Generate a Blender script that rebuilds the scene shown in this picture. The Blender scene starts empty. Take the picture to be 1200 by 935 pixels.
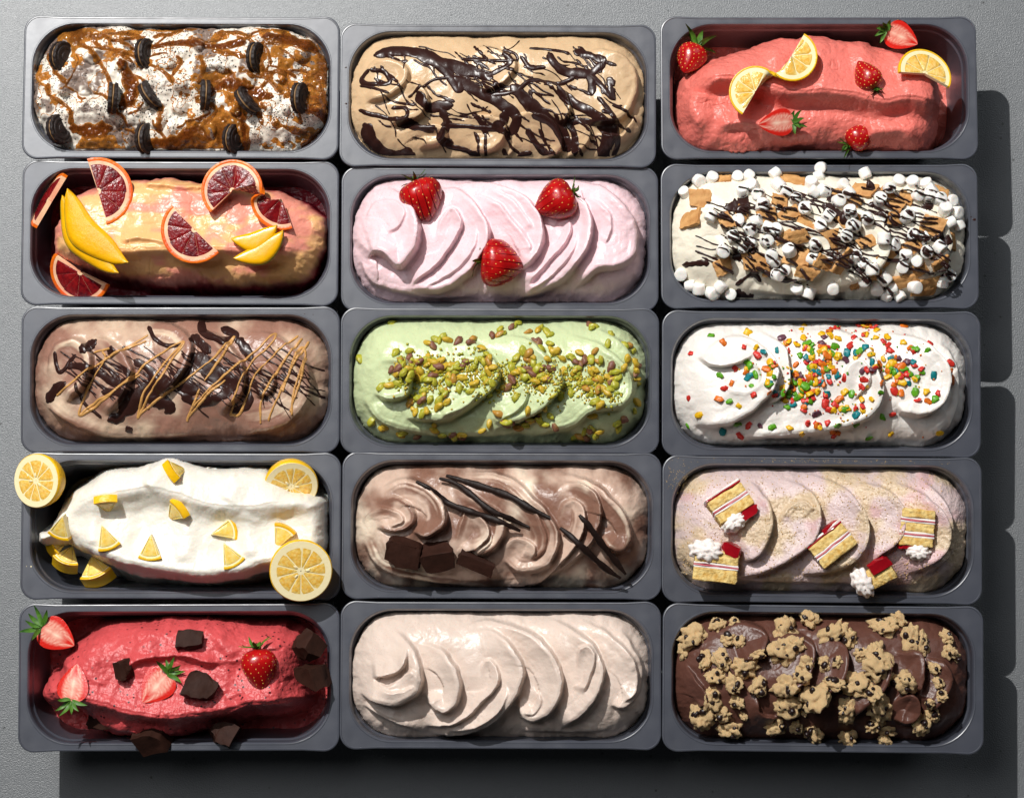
import bpy, bmesh, math, random
import numpy as np
from mathutils import Vector, Matrix, Euler

random.seed(7)
rng = np.random.default_rng(7)
scene = bpy.context.scene
COL = scene.collection
H = 0.115            # height of a tub, metres

# ---------------------------------------------------------------- camera
D = 2.6; TILT = math.radians(3.5)
cam_d = bpy.data.cameras.new('camera'); cam = bpy.data.objects.new('camera', cam_d); COL.objects.link(cam)
cam_d.sensor_width = 36; cam_d.lens = 36*D/1.2; cam_d.clip_start = 0.05; cam_d.clip_end = 60
cam.location = (0, -D*math.sin(TILT), H + D*math.cos(TILT)); cam.rotation_euler = (TILT, 0, 0)
scene.camera = cam
# ---------------------------------------------------------------- world, key lamp and added lights
w = bpy.data.worlds.new('World'); scene.world = w; w.use_nodes = True
w.node_tree.nodes['Background'].inputs[0].default_value = (0.86, 0.93, 1.0, 1)
w.node_tree.nodes['Background'].inputs[1].default_value = 0.018
key_d = bpy.data.lights.new('key_lamp', 'SPOT'); key = bpy.data.objects.new('key_lamp', key_d); COL.objects.link(key)
key_d.energy = 930; key_d.color = (1.0, 0.98, 0.945); key_d.shadow_soft_size = 0.022
key_d.spot_size = math.radians(80); key_d.spot_blend = 0.6
key.location = (-1.36, 2.45, 3.5)
key.rotation_euler = (Vector((0, 0, 0)) - key.location).to_track_quat('-Z', 'Y').to_euler()
fill_d = bpy.data.lights.new('added_fill_light', 'AREA'); fill = bpy.data.objects.new('added_fill_light', fill_d); COL.objects.link(fill)  # added fill, lifts the shadow strip right of the tubs
fill_d.energy = 18; fill_d.color = (0.9, 0.95, 1.0); fill_d.shape = 'DISK'; fill_d.size = 2.2
fill.location = (2.2, 2.6, 2.6)
fill.rotation_euler = (Vector((0, 0, 0)) - fill.location).to_track_quat('-Z', 'Y').to_euler()
top_d = bpy.data.lights.new('added_sheen_light', 'AREA'); top = bpy.data.objects.new('added_sheen_light', top_d); COL.objects.link(top)  # added unseen soft source, gives the left rims and counter their sheen
top_d.energy = 30; top_d.color = (0.96, 0.98, 1.0); top_d.shape = 'DISK'; top_d.size = 1.75
top.location = (-1.25, 1.05, 3.3)
top.rotation_euler = (Vector((0, 0, 0)) - top.location).to_track_quat('-Z', 'Y').to_euler()
vs = scene.view_settings; vs.view_transform = 'Standard'; vs.look = 'None'; vs.exposure = 0.0; vs.gamma = 1; vs.use_curve_mapping = False
scene.render.engine = 'CYCLES'

# ---------------------------------------------------------------- helpers
_R = Vector((1, 0, 0)); _U = Vector((0, math.cos(TILT), math.sin(TILT))); _F = Vector((0, math.sin(TILT), -math.cos(TILT)))
def PX(x, y, z=H):
    """a spot of the counter scene at height z, given on the 1200 x 935 plan"""
    d = _R*((x-600)*.001) + _U*((467.5-y)*.001) + _F*D
    t = (z - cam.location.z)/d.z
    p = cam.location + d*t
    return Vector((p.x, p.y, z))
def lin(r, g, b):
    f = lambda c: (c/255/12.92) if c/255 <= .04045 else ((c/255+.055)/1.055)**2.4
    return (f(r), f(g), f(b), 1)
def tag(o, label=None, cat=None, group=None, kind=None):
    if label: o['label'] = label
    if cat: o['category'] = cat
    if group: o['group'] = group
    if kind: o['kind'] = kind
    return o
def link(name, me, parent=None, mat=None):
    o = bpy.data.objects.new(name, me); COL.objects.link(o)
    if parent is not None: o.parent = parent
    if mat is not None and me is not None and not me.materials: me.materials.append(mat)
    return o
def thing(name, label, cat, M=None, group=None):
    o = bpy.data.objects.new(name, None); COL.objects.link(o); o.empty_display_size = .01
    if M is not None: o.matrix_world = M
    return tag(o, label, cat, group)
def copy_tree(o, parent=None):
    c = o.copy(); COL.objects.link(c)
    if parent is not None: c.parent = parent
    for ch in list(o.children): copy_tree(ch, c)
    return c
def mesh_of(bm, smooth=True):
    me = bpy.data.meshes.new('shape'); bm.to_mesh(me); bm.free()
    if smooth: me.shade_smooth()
    else: me.shade_flat()
    return me
def np_mesh(V, Q, smooth=True):
    me = bpy.data.meshes.new('shape'); V = np.asarray(V, np.float32); Q = np.asarray(Q, np.int32)
    me.vertices.add(len(V)); me.vertices.foreach_set('co', V.ravel())
    me.loops.add(Q.size); me.loops.foreach_set('vertex_index', Q.ravel())
    k = Q.shape[1]; me.polygons.add(len(Q))
    me.polygons.foreach_set('loop_start', np.arange(0, Q.size, k, dtype=np.int32))
    me.update(calc_edges=True); me.validate()
    if smooth: me.shade_smooth()
    return me
_lat = np.random.default_rng(3).random((128, 128)).astype(np.float32)
def vn(x, y, s, seed=0):
    x = np.asarray(x, np.float32)/s + seed*17.31; y = np.asarray(y, np.float32)/s + seed*29.77
    xi = np.floor(x).astype(int); yi = np.floor(y).astype(int); fx = x-xi; fy = y-yi
    fx = fx*fx*fx*(fx*(fx*6-15)+10); fy = fy*fy*fy*(fy*(fy*6-15)+10)
    a = _lat[xi % 128, yi % 128]; b = _lat[(xi+1) % 128, yi % 128]; c = _lat[xi % 128, (yi+1) % 128]; d = _lat[(xi+1) % 128, (yi+1) % 128]
    return ((a*(1-fx)+b*fx)*(1-fy)+(c*(1-fx)+d*fx)*fy)*2-1
def fbm(x, y, s, seed=0, n=4, g=.5):
    r = 0; a = 1
    for i in range(n): r = r + a*vn(x, y, s, seed+i*3); s *= .5; a *= g
    return r
def spline(P, step=3.0, closed=False):
    P = np.asarray(P, float); n = len(P)
    if n == 2: P = np.array([P[0], P.mean(0), P[1]]); n = 3
    if closed: Q = np.vstack([P[-1], P, P[0], P[1]])
    else: Q = np.vstack([2*P[0]-P[1], P, 2*P[-1]-P[-2]])
    out = []
    for i in range(1, len(Q)-2):
        k = max(2, int(np.linalg.norm(Q[i+1]-Q[i])/step)); t = np.linspace(0, 1, k, endpoint=False)[:, None]
        out.append(.5*(2*Q[i]+(Q[i+1]-Q[i-1])*t+(2*Q[i-1]-5*Q[i]+4*Q[i+1]-Q[i+2])*t*t+(3*Q[i]-Q[i-1]-3*Q[i+1]+Q[i+2])*t**3))
    if not closed: out.append(Q[-2][None])
    return np.vstack(out)
def sstep(a, b, x):
    t = np.clip((x-a)/(b-a), 0, 1); return t*t*(3-2*t)

# ---------------------------------------------------------------- materials
def mat(name, color, rough=.5, bump=0, bscale=400, var=0, vscale=60, sss=0, sscale=.004, spec=.5, coat=0, metal=0, trans=0, ior=1.45, speck=None, attr=False, col2=None, detail=4):
    m = bpy.data.materials.new(name); m.use_nodes = True; nt = m.node_tree; N = nt.nodes; L = nt.links
    b = N['Principled BSDF']; b.inputs['Roughness'].default_value = rough; b.inputs['Specular IOR Level'].default_value = spec
    b.inputs['Coat Weight'].default_value = coat; b.inputs['Coat Roughness'].default_value = .08
    b.inputs['Metallic'].default_value = metal; b.inputs['Transmission Weight'].default_value = trans; b.inputs['IOR'].default_value = ior
    if sss:
        b.inputs['Subsurface Weight'].default_value = sss; b.inputs['Subsurface Scale'].default_value = sscale
        b.inputs['Subsurface Radius'].default_value = (1, .6, .45)
    tc = N.new('ShaderNodeTexCoord')
    def noise(scale, det=4):
        n = N.new('ShaderNodeTexNoise'); n.inputs['Scale'].default_value = scale; n.inputs['Detail'].default_value = det
        L.new(tc.outputs['Object'], n.inputs['Vector']); return n
    def mix(fac, a, c):
        n = N.new('ShaderNodeMix'); n.data_type = 'RGBA'
        for s, v in ((0, fac), (6, a), (7, c)):
            if hasattr(v, 'is_output'): L.new(v, n.inputs[s])
            else: n.inputs[s].default_value = v
        return n.outputs[2]
    def ramp(src, lo, hi):
        n = N.new('ShaderNodeMapRange'); n.inputs[1].default_value = lo; n.inputs[2].default_value = hi; L.new(src, n.inputs[0]); return n.outputs[0]
    c = tuple(color)
    if attr:
        a = N.new('ShaderNodeVertexColor'); a.layer_name = 'col'; c = a.outputs[0]
    if var:
        n = noise(vscale, 5)
        c2 = col2 if col2 else (tuple(x*(1-var) for x in color[:3])+(1,))
        if attr:
            mm = N.new('ShaderNodeMix'); mm.data_type = 'RGBA'; mm.blend_type = 'MULTIPLY'; mm.inputs[7].default_value = (1-var, 1-var, 1-var, 1)
            L.new(ramp(n.outputs[0], .35, .7), mm.inputs[0]); L.new(c, mm.inputs[6]); c = mm.outputs[2]
        else: c = mix(ramp(n.outputs[0], .35, .7), c, c2)
    for sp in (speck or []):
        n = N.new('ShaderNodeTexVoronoi'); n.inputs['Scale'].default_value = sp[1]; L.new(tc.outputs['Object'], n.inputs['Vector'])
        r = ramp(n.outputs['Distance'], sp[2]+.05, sp[2])
        k = noise(sp[3] if len(sp) > 3 else 30, 2); mm = N.new('ShaderNodeMath'); mm.operation = 'MULTIPLY'
        L.new(r, mm.inputs[0]); L.new(ramp(k.outputs[0], .42, .55), mm.inputs[1])
        c = mix(mm.outputs[0], c, sp[0])
    if hasattr(c, 'is_output'): L.new(c, b.inputs['Base Color'])
    else: b.inputs['Base Color'].default_value = c
    if bump:
        n = noise(bscale, detail); bp = N.new('ShaderNodeBump'); bp.inputs['Strength'].default_value = 1; bp.inputs['Distance'].default_value = bump
        L.new(n.outputs[0], bp.inputs['Height']); L.new(bp.outputs[0], b.inputs['Normal'])
    return m

# ---------------------------------------------------------------- counter
def make_counter():
    m = mat('grey_paint', lin(111, 114, 117), .40, spec=1.0, coat=.9, var=.10, vscale=3, speck=[(lin(58, 60, 62), 48, .05, 6)])
    N = m.node_tree.nodes; L = m.node_tree.links; b = N['Principled BSDF']; tc = next(n for n in N if n.type == 'TEX_COORD')
    n1 = N.new('ShaderNodeTexNoise'); n1.inputs['Scale'].default_value = 620; n1.inputs['Detail'].default_value = 2.5
    n2 = N.new('ShaderNodeTexVoronoi'); n2.inputs['Scale'].default_value = 26; 
    mr = N.new('ShaderNodeMapRange'); mr.inputs[1].default_value = .045; mr.inputs[2].default_value = .0; mr.inputs[4].default_value = .9
    ad = N.new('ShaderNodeMath'); ad.operation = 'ADD'
    for n in (n1, n2): L.new(tc.outputs['Object'], n.inputs['Vector'])
    L.new(n2.outputs['Distance'], mr.inputs[0]); L.new(n1.outputs[0], ad.inputs[0]); L.new(mr.outputs[0], ad.inputs[1])
    bp = N.new('ShaderNodeBump'); bp.inputs['Distance'].default_value = .0012; L.new(ad.outputs[0], bp.inputs['Height']); L.new(bp.outputs[0], b.inputs['Normal'])
    b.inputs['Coat Roughness'].default_value = .42
    bm = bmesh.new(); bmesh.ops.create_grid(bm, x_segments=2, y_segments=2, size=2.2)
    o = link('counter_top', mesh_of(bm), None, m); tag(o, 'grey painted counter top with a fine orange peel texture', kind='structure')
make_counter()

# ---------------------------------------------------------------- tubs
def rrect(a, b, r, z, notch=0):
    P = []; nc = 12; ns = 14
    cs = [(a-r, b-r, 0), (-(a-r), b-r, 90), (-(a-r), -(b-r), 180), (a-r, -(b-r), 270)]
    for i, (cx, cy, d0) in enumerate(cs):
        for k in range(nc+1):
            t = math.radians(d0+90*k/nc); P.append((cx+r*math.cos(t), cy+r*math.sin(t)))
        nx, ny, d1 = cs[(i+1) % 4]; p = P[-1]; q = (nx+r*math.cos(math.radians(d1)), ny+r*math.sin(math.radians(d1)))
        for k in range(1, ns): P.append((p[0]+(q[0]-p[0])*k/ns, p[1]+(q[1]-p[1])*k/ns))
    out = []
    for x, y in P:
        if notch and abs(y) > b-6: y -= math.copysign(notch*float(sstep(a-34, a-42, abs(x))), y)
        out.append((x*.001, y*.001, z))
    return out
IA, IB, IR = 174.8, 75.2, 50.0           # inner opening
def loft(rings, cap0=False, cap1=False):
    bm = bmesh.new(); R = [[bm.verts.new(p) for p in r] for r in rings]; n = len(R[0])
    for A, B in zip(R, R[1:]):
        for i in range(n): bm.faces.new((A[i], A[(i+1) % n], B[(i+1) % n], B[i]))
    if cap0: bm.faces.new(R[0][::-1])
    if cap1: bm.faces.new(R[-1])
    bmesh.ops.recalc_face_normals(bm, faces=bm.faces)
    me = mesh_of(bm); me.set_sharp_from_angle(angle=math.radians(24)); return me
T_RIM = loft([rrect(176.4, 77, 51, H-.0030), rrect(185.6, 84.6, 17.5, H-.0028, 1.2), rrect(185.7, 84.8, 18, H-.0042, 1.2), rrect(186.8, 86, 18.6, H-.0042, 1.2),
              rrect(186.8, 86, 18.6, H-.0012, 1.2), rrect(186.3, 85.5, 18.2, H-.0003, 1.2), rrect(185.6, 84.8, 17.6, H, 1.2), rrect(184.9, 84.1, 17.2, H, 1.2), rrect(184.4, 83.6, 16.9, H-.0006, 1.2), rrect(183.6, 82.8, 16.5, H-.0006, 1.1),
              rrect(178.6, 78.9, 50, H-.0006), rrect(177.9, 78.2, 52, H-.0006), rrect(177.5, 77.8, 52, H-.0001), rrect(176.6, 76.9, 51.4, H-.0001), rrect(175.9, 76.2, 51, H-.0006), rrect(175.3, 75.6, 50.6, H-.0016), rrect(IA-.3, IB-.3, IR, H-.0032)])
T_BASIN = loft([rrect(163, 63, 39, .0), rrect(165, 65, 41, .0015), rrect(176.4, 76.9, 51, H-.0031), rrect(IA-.25, IB-.25, IR, H-.0031), rrect(173.4, 73.8, 49, H-.014), rrect(171.8, 72.2, 48, H-.0165),
                rrect(163, 63, 39, .006), rrect(160, 60, 36, .003)], True, True)
M_TUB = mat('grey_plastic', lin(68, 71, 81), .34, spec=1.0, bump=.0002, bscale=60, var=.14, vscale=25, coat=.8)
def _tub_gloss():
    N = M_TUB.node_tree.nodes; L = M_TUB.node_tree.links; b = N['Principled BSDF']; b.inputs['Coat Roughness'].default_value = .42; tc = next(n for n in N if n.type == 'TEX_COORD')
    n = N.new('ShaderNodeTexNoise'); n.inputs['Scale'].default_value = 34; n.inputs['Detail'].default_value = 6; L.new(tc.outputs['Object'], n.inputs['Vector'])
    r = N.new('ShaderNodeMapRange'); r.inputs[1].default_value = .35; r.inputs[2].default_value = .7; r.inputs[3].default_value = .28; r.inputs[4].default_value = .44; L.new(n.outputs[0], r.inputs[0]); L.new(r.outputs[0], b.inputs['Roughness'])
_tub_gloss()
def sd_open(X, Y, depth=0, rad=IR):
    k = depth*.105
    a = IA-k; b = IB-k; r = rad-k
    qx = np.abs(X)-(a-r); qy = np.abs(Y)-(b-r)
    return np.minimum(np.maximum(qx, qy), 0)+np.hypot(np.maximum(qx, 0), np.maximum(qy, 0))-r
# outer rims on the plan: left, right, top, bottom, turn in degrees, crop origin of the tracing and its scale
S3 = 1/3; SB = 440/1200
TUBS = {
 'A1': (27.5, 397.5, 22.5, 190, -.2, (0, 0, S3)), 'A2': (397, 770, 31, 200, -.25, (390, 0, S3)), 'A3': (772, 1147, 21, 192, 0, (760, 0, S3)),
 'B1': (25, 397, 189.5, 357, -.2, (0, 180, S3)), 'B2': (399, 772, 201.5, 359, 0, (390, 180, S3)), 'B3': (773, 1148, 193, 361, 0, (760, 180, SB)),
 'C1': (26, 398, 357, 527, 0, (0, 350, S3)), 'C2': (399.5, 772, 358, 529, -.15, (390, 350, S3)), 'C3': (774, 1150.5, 362, 532, -.25, (760, 350, SB)),
 'D1': (26, 398, 529.5, 703, -.1, (0, 515, S3)), 'D2': (400.5, 776, 530, 702, -.2, (390, 520, S3)), 'D3': (776, 1150, 533.5, 708, -.5, (760, 520, SB)),
 'E1': (23.5, 397, 706, 881, .2, (0, 695, S3)), 'E2': (397.5, 775, 704, 878, -.15, (390, 695, S3)), 'E3': (775, 1154, 707, 883, -.6, (760, 695, SB))}
TUB_LABEL = {'A1': 'grey plastic tub filled with cookie and caramel ice cream', 'A2': 'grey plastic tub filled with coffee ice cream under chocolate sauce',
 'A3': 'grey plastic tub holding the coral sorbet with lemon slices and strawberries', 'B1': 'grey plastic tub holding the peach sorbet with blood orange and mango',
 'B2': 'grey plastic tub filled with pale pink ice cream and three strawberries', 'B3': 'grey plastic tub filled with marshmallow and cracker ice cream',
 'C1': 'grey plastic tub filled with brown marbled ice cream striped with chocolate and peanut sauce', 'C2': 'grey plastic tub filled with pale green pistachio ice cream',
 'C3': 'grey plastic tub filled with white ice cream and coloured cereal', 'D1': 'grey plastic tub holding the white lemon sorbet', 'D2': 'grey plastic tub holding chocolate swirled ice cream with vanilla pods',
 'D3': 'grey plastic tub with crumbs on its rim holding cake topped ice cream', 'E1': 'grey plastic tub holding the deep red sorbet with chocolate chunks',
 'E2': 'grey plastic tub filled with plain beige ice cream', 'E3': 'grey plastic tub filled with dark chocolate ice cream and cookie dough'}
class Pan: pass
PANS = {}
for key_, (l, r, t, b, rot, crop) in TUBS.items():
    p = Pan(); PANS[key_] = p
    c = PX((l+r)/2, (t+b)/2); p.c = Vector((c.x, c.y, 0)); p.rot = math.radians(rot); p.crop = crop; p.key = key_
    p.M = Matrix.Translation(p.c) @ Matrix.Rotation(p.rot, 4, 'Z'); p.Mi = p.M.inverted()
def tub_matrix(p):                # the first and third rows lean with one long side on the rims of the second row
    M = Matrix.Translation(p.c) @ Matrix.Rotation(p.rot, 4, 'Z'); a = .0046/.172; s = {'A': 1, 'C': -1}.get(p.key[0], 0)
    if s: M = M @ Matrix.Translation((0, s*.086, 0)) @ Matrix.Rotation(-s*a, 4, 'X') @ Matrix.Translation((0, -s*.086, 0))
    return M
def relax():
    for it in range(80):
        ks = list(PANS.values())
        for i, a in enumerate(ks):
            for b in ks[i+1:]:
                dx = b.c.x-a.c.x; dy = b.c.y-a.c.y; ox = .3741-abs(dx); lap = {a.key[0], b.key[0]} in ({'A', 'B'}, {'B', 'C'}); oy = (.1640 if lap else .1724)-abs(dy)
                if ox > 0 and oy > 0:
                    if ox < oy: s = math.copysign(ox/2, dx); a.c.x -= s; b.c.x += s
                    else: s = math.copysign(oy/2, dy); a.c.y -= s; b.c.y += s
relax()
for k_, p in PANS.items():
    p.M = tub_matrix(p); p.Mi = p.M.inverted()
    o = thing('gelato_tub', TUB_LABEL[k_], 'tub', p.M, 'grey gelato tubs')
    link('rim', T_RIM, o, M_TUB); link('basin', T_BASIN, o, M_TUB)

# ---------------------------------------------------------------- ice cream as a modelled surface, millimetres above the rim
class Field:
    def __init__(s, pan, step=1.0):
        s.pan = pan; xs = np.arange(-178, 178.1, step, dtype=np.float32); ys = np.arange(-79, 79.1, step, dtype=np.float32)
        s.gain = 2.3; s.step = step; s.x0 = -178; s.y0 = -79; s.X, s.Y = np.meshgrid(xs, ys, indexing='ij'); s.h = np.zeros_like(s.X); s.zt = 8; s.str = np.zeros_like(s.X)
        s.sd = sd_open(s.X, s.Y, 12); s.XW = s.X+1.1*fbm(s.X, s.Y, 15, 81, 3); s.YW = s.Y+1.1*fbm(s.X, s.Y, 15, 87, 3)
    def tr(s, pts, z=None):
        ox, oy, k = s.pan.crop; out = []
        for q in pts:
            v = s.pan.Mi @ PX(ox+q[0]*k, oy+q[1]*k, H+(s.zt if z is None else z)*.001); out.append((v.x*1000, v.y*1000))
        return np.array(out)
    def path(s, P, margin):
        """signed distance (positive right of travel), position along the path, for cells near the path"""
        d = np.full(s.X.shape, 1e6, np.float32); sg = np.zeros_like(d); u = np.zeros_like(d); pb = np.zeros_like(d)
        seg = np.linalg.norm(np.diff(P, axis=0), axis=1); cum = np.concatenate([[0], np.cumsum(seg)]); Lt = cum[-1]
        n = s.X.shape
        for i in range(len(P)-1):
            a = P[i]; b = P[i+1]
            i0 = max(0, int((min(a[0], b[0])-margin-s.x0)/s.step)); i1 = min(n[0], int((max(a[0], b[0])+margin-s.x0)/s.step)+2)
            j0 = max(0, int((min(a[1], b[1])-margin-s.y0)/s.step)); j1 = min(n[1], int((max(a[1], b[1])+margin-s.y0)/s.step)+2)
            if i1 <= i0 or j1 <= j0: continue
            W = (slice(i0, i1), slice(j0, j1)); ex, ey = b-a; l2 = ex*ex+ey*ey+1e-9
            px = s.XW[W]-a[0]; py = s.YW[W]-a[1]; t = np.clip((px*ex+py*ey)/l2, 0, 1)
            cx = ex*py-ey*px; pp = np.abs(cx)/math.sqrt(l2); dd = np.hypot(px-t*ex, py-t*ey); m = (dd < d[W]-2e-3) | ((dd < d[W]+2e-3) & (pp > pb[W]))
            d[W] = np.where(m, dd, d[W]); sg[W] = np.where(m, np.where(cx < 0, 1, -1), sg[W]); pb[W] = np.where(m, pp, pb[W]); u[W] = np.where(m, (cum[i]+t*seg[i])/Lt, u[W])
        return d*sg, u, d < margin
    def crest(s, pts, amp=7, L=14, cliff=1.5, trench=.55, start=.35, end=.1, streak=.75, raw=False, seed=None, gate=False):
        P = pts if raw else s.tr(pts); P = spline(P, 4); mg = L*3.2
        sd, u, near = s.path(P, mg)
        w = sstep(0, start, u)*sstep(0, end, 1-u) if end > 0 else sstep(0, start, u)
        pr = np.where(sd >= 0, np.exp(-sd/(L*1.1))*(1-.16*np.exp(-(sd/2.2)**2)), .84*np.exp(-(sd/cliff)**2*.5))
        fade = sstep(mg, mg*.5, np.abs(sd))
        pr = np.where(sd < 0, pr-trench*(1-np.exp(-(sd/cliff)**2*.5))*np.exp(sd/(L*.8)), pr)
        s.h = s.h+np.where(near, amp*s.gain*w*pr*fade, 0)
        seed = int(abs(P[0, 0]*7+P[0, 1]*3)) % 97 if seed is None else seed
        st = vn(np.where(near, sd, 0), u*3, 2.6, seed)*.6+vn(np.where(near, sd, 0), u*5, 6.5, seed+1)
        ww = np.where(near & (sd > -.5), w*np.exp(-np.maximum(sd, 0)/(L*1.6))*fade, 0)
        s.h = s.h+streak*ww*st; s.str = s.str*(1-ww*.85)+ww*st
    def ridge(s, pts, amp, Lr, Ll, start=.2, end=.2):
        P = spline(s.tr(pts), 5); mg = max(Lr, Ll)*2.6; sd, u, near = s.path(P, mg)
        w = sstep(0, start, u)*sstep(0, end, 1-u); pr = np.where(sd >= 0, np.exp(-(sd/Lr)**2), np.exp(-(sd/Ll)**2))
        s.h = s.h+np.where(near, amp*w*pr, 0)
    def full(s, z0, rise, wd=26, lump=1.2):
        d = np.maximum(-sd_open(s.X, s.Y, 10, 63)+1.8*fbm(s.X, s.Y, 40, 77, 2)+.9*fbm(s.X, s.Y, 9, 71, 3)+.5, 0); s.h = np.where(d > 0, z0+rise*(1-np.exp(-(d/wd)**.9)), z0-6)+lump*fbm(s.X, s.Y, 38, 5, 3)+np.where(d > 0, 7*np.clip(1-((s.Y-4)/70)**2, 0, 1), 0)
    def hump(s, pts, zlow, ztop, wd=34, p=2.0, base=-40, rag=1.8):
        P = spline(s.tr(pts), 4, closed=True); P = np.vstack([P, P[:1]]); sd, u, near = s.path(P, 110); d = np.abs(sd)
        c = np.zeros(s.X.shape, bool)
        for a, b in zip(P, P[1:]):
            if a[1] == b[1]: continue
            c ^= ((a[1] > s.Y) != (b[1] > s.Y)) & (s.X < (b[0]-a[0])*(s.Y-a[1])/(b[1]-a[1])+a[0])
        d = np.where(c, np.minimum(d, 60), -np.minimum(d, 60)); d = d+rag*fbm(s.X, s.Y, 16, 9, 3)
        q = np.clip(d/wd, 0, 1); prof = (1-(1-q)**p)**(1/p)
        s.inside = d; s.h = np.where(d > 0, zlow+(ztop-zlow)*prof, np.maximum(zlow+d*5, base+2*fbm(s.X, s.Y, 20, 2, 3)))
    def at(s, x, y):
        i = (x-s.x0)/s.step; j = (y-s.y0)/s.step; i = min(max(i, 0), s.X.shape[0]-1.001); j = min(max(j, 0), s.X.shape[1]-1.001)
        a = int(i); b = int(j); fx = i-a; fy = j-b; h = s.h
        return float((h[a, b]*(1-fx)+h[a+1, b]*fx)*(1-fy)+(h[a, b+1]*(1-fx)+h[a+1, b+1]*fx)*fy)
    def spot(s, px, py, lift=0.0, r=4, pxl=False):
        """world point and normal of the surface under a point of the tracing"""
        ox, oy, k = s.pan.crop
        if not pxl: px, py = ox+px*k, oy+py*k
        z = H+s.zt*.001
        for _ in range(4):
            v = s.pan.Mi @ PX(px, py, z); x, y = v.x*1000, v.y*1000; hz = s.at(x, y); z = (s.pan.M @ Vector((x*.001, y*.001, H+hz*.001))).z+lift
        n = Vector(((s.at(x-r, y)-s.at(x+r, y))/(2*r), (s.at(x, y-r)-s.at(x, y+r))/(2*r), 1)).normalized()
        p = PX(px, py, z); p.z = z
        return p, n
    def keep(s, Z): return ((sd_open(s.X, s.Y, 0)+np.clip(-Z, 0, 112)*.105 < 1.0) | (Z > .5)) & (Z > -88)
    def build(s, name, material, label, cat='ice cream', cols=None):
        Z = s.h; nx, ny = Z.shape; k = s.keep(Z); kc = k[:-1, :-1] & k[1:, :-1] & k[:-1, 1:] & k[1:, 1:]
        idx = np.arange(nx*ny).reshape(nx, ny)
        Q = np.stack([idx[:-1, :-1][kc], idx[1:, :-1][kc], idx[1:, 1:][kc], idx[:-1, 1:][kc]], 1)
        V = np.stack([s.X.ravel()*.001, s.Y.ravel()*.001, H+Z.ravel()*.001], 1)
        E = np.concatenate([Q[:, [0, 1]], Q[:, [1, 2]], Q[:, [2, 3]], Q[:, [3, 0]]]); key = np.sort(E, 1); kk = key[:, 0].astype(np.int64)*nx*ny+key[:, 1]
        _, inv, cnt = np.unique(kk, return_inverse=True, return_counts=True); B = E[cnt[inv] == 1]
        bv = np.unique(B); low = np.full(nx*ny, -1); low[bv] = nx*ny+np.arange(len(bv)); LV = V[bv].copy(); LV[:, 0] *= .915; LV[:, 1] *= .79; LV[:, 2] = .0075
        V = np.concatenate([V, LV]); Q = np.concatenate([Q, np.stack([B[:, 1], B[:, 0], low[B[:, 0]], low[B[:, 1]]], 1)])
        used = np.unique(Q); rm = np.full(len(V), -1); rm[used] = np.arange(len(used))
        me = np_mesh(V[used], rm[Q]); me.materials.append(material)
        if cols is not None:
            C = np.concatenate([cols.reshape(-1, 3), cols.reshape(-1, 3)[bv]])[used]
            a = me.color_attributes.new('col', 'FLOAT_COLOR', 'POINT'); a.data.foreach_set('color', np.concatenate([C, np.ones((len(C), 1))], 1).astype(np.float32).ravel())
        o = link(name, me); o.matrix_world = s.pan.M; return tag(o, label, cat)
    def sauce(s, name, t, material, label, cat, cols=None):
        """a layer of sauce, thickness t in millimetres, lying on the surface; it dips under it at its rim"""
        Z = s.h+np.maximum(t, -1.2); nx, ny = Z.shape; k = (t > -1.0) & s.keep(s.h); kc = (k[:-1, :-1] | k[1:, :-1] | k[:-1, 1:] | k[1:, 1:]) & (s.sd[:-1, :-1] < 0)
        idx = np.arange(nx*ny).reshape(nx, ny)
        Q = np.stack([idx[:-1, :-1][kc], idx[1:, :-1][kc], idx[1:, 1:][kc], idx[:-1, 1:][kc]], 1)
        V = np.stack([s.X.ravel()*.001, s.Y.ravel()*.001, H+Z.ravel()*.001], 1); used = np.unique(Q); rm = np.full(len(V), -1); rm[used] = np.arange(len(used))
        me = np_mesh(V[used], rm[Q]); me.materials.append(material)
        if cols is not None: a = me.color_attributes.new('col', 'FLOAT_COLOR', 'POINT'); C = cols.reshape(-1, 3)[used]; a.data.foreach_set('color', np.concatenate([C, np.ones((len(C), 1))], 1).astype(np.float32).ravel())
        o = link(name, me); o.matrix_world = s.pan.M; return tag(o, label, cat)
    def fine(s):
        g = Field(s.pan, .5); nx, ny = g.X.shape; i = np.minimum(np.arange(nx)//2, s.h.shape[0]-2); j = np.minimum(np.arange(ny)//2, s.h.shape[1]-2)
        fx = (np.arange(nx)/2-i)[:, None]; fy = (np.arange(ny)/2-j)[None]; h = s.h; I, J = np.ix_(i, j)
        g.h = (h[I, J]*(1-fx)+h[I+1, J]*fx)*(1-fy)+(h[I, J+1]*(1-fx)+h[I+1, J+1]*fx)*fy; g.zt = s.zt; g.XW = g.X+.9*vn(g.X, g.Y, 13, 81)+.3*vn(g.X, g.Y, 5, 82); g.YW = g.Y+.9*vn(g.X, g.Y, 13, 87)+.3*vn(g.X, g.Y, 5, 88); return g
    def dribble(s, t, pts, r, th=1.4, wob=.25, raw=False, ends=.08, seed=0):
        P = spline(pts if raw else s.tr(pts), 2.0); sd, u, near = s.path(P, r*2+3); Lt = float(np.linalg.norm(np.diff(P, axis=0), axis=1).sum())
        rr = r*(1+wob*vn(u*9, u*0+seed*3.7, 1, seed))*(.35+.65*np.sqrt(1-(1-np.clip(np.minimum(u, 1-u)*Lt/(r*1.3), 0, 1))**2))
        q = 1-(np.abs(sd)/np.maximum(rr, .4))**2
        return np.maximum(t, np.where(near, np.where(q > 0, th*np.sqrt(np.maximum(q, 0)), np.maximum(q*1.5, -1.5)), -2))
FD = {k: Field(p) for k, p in PANS.items()}
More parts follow.
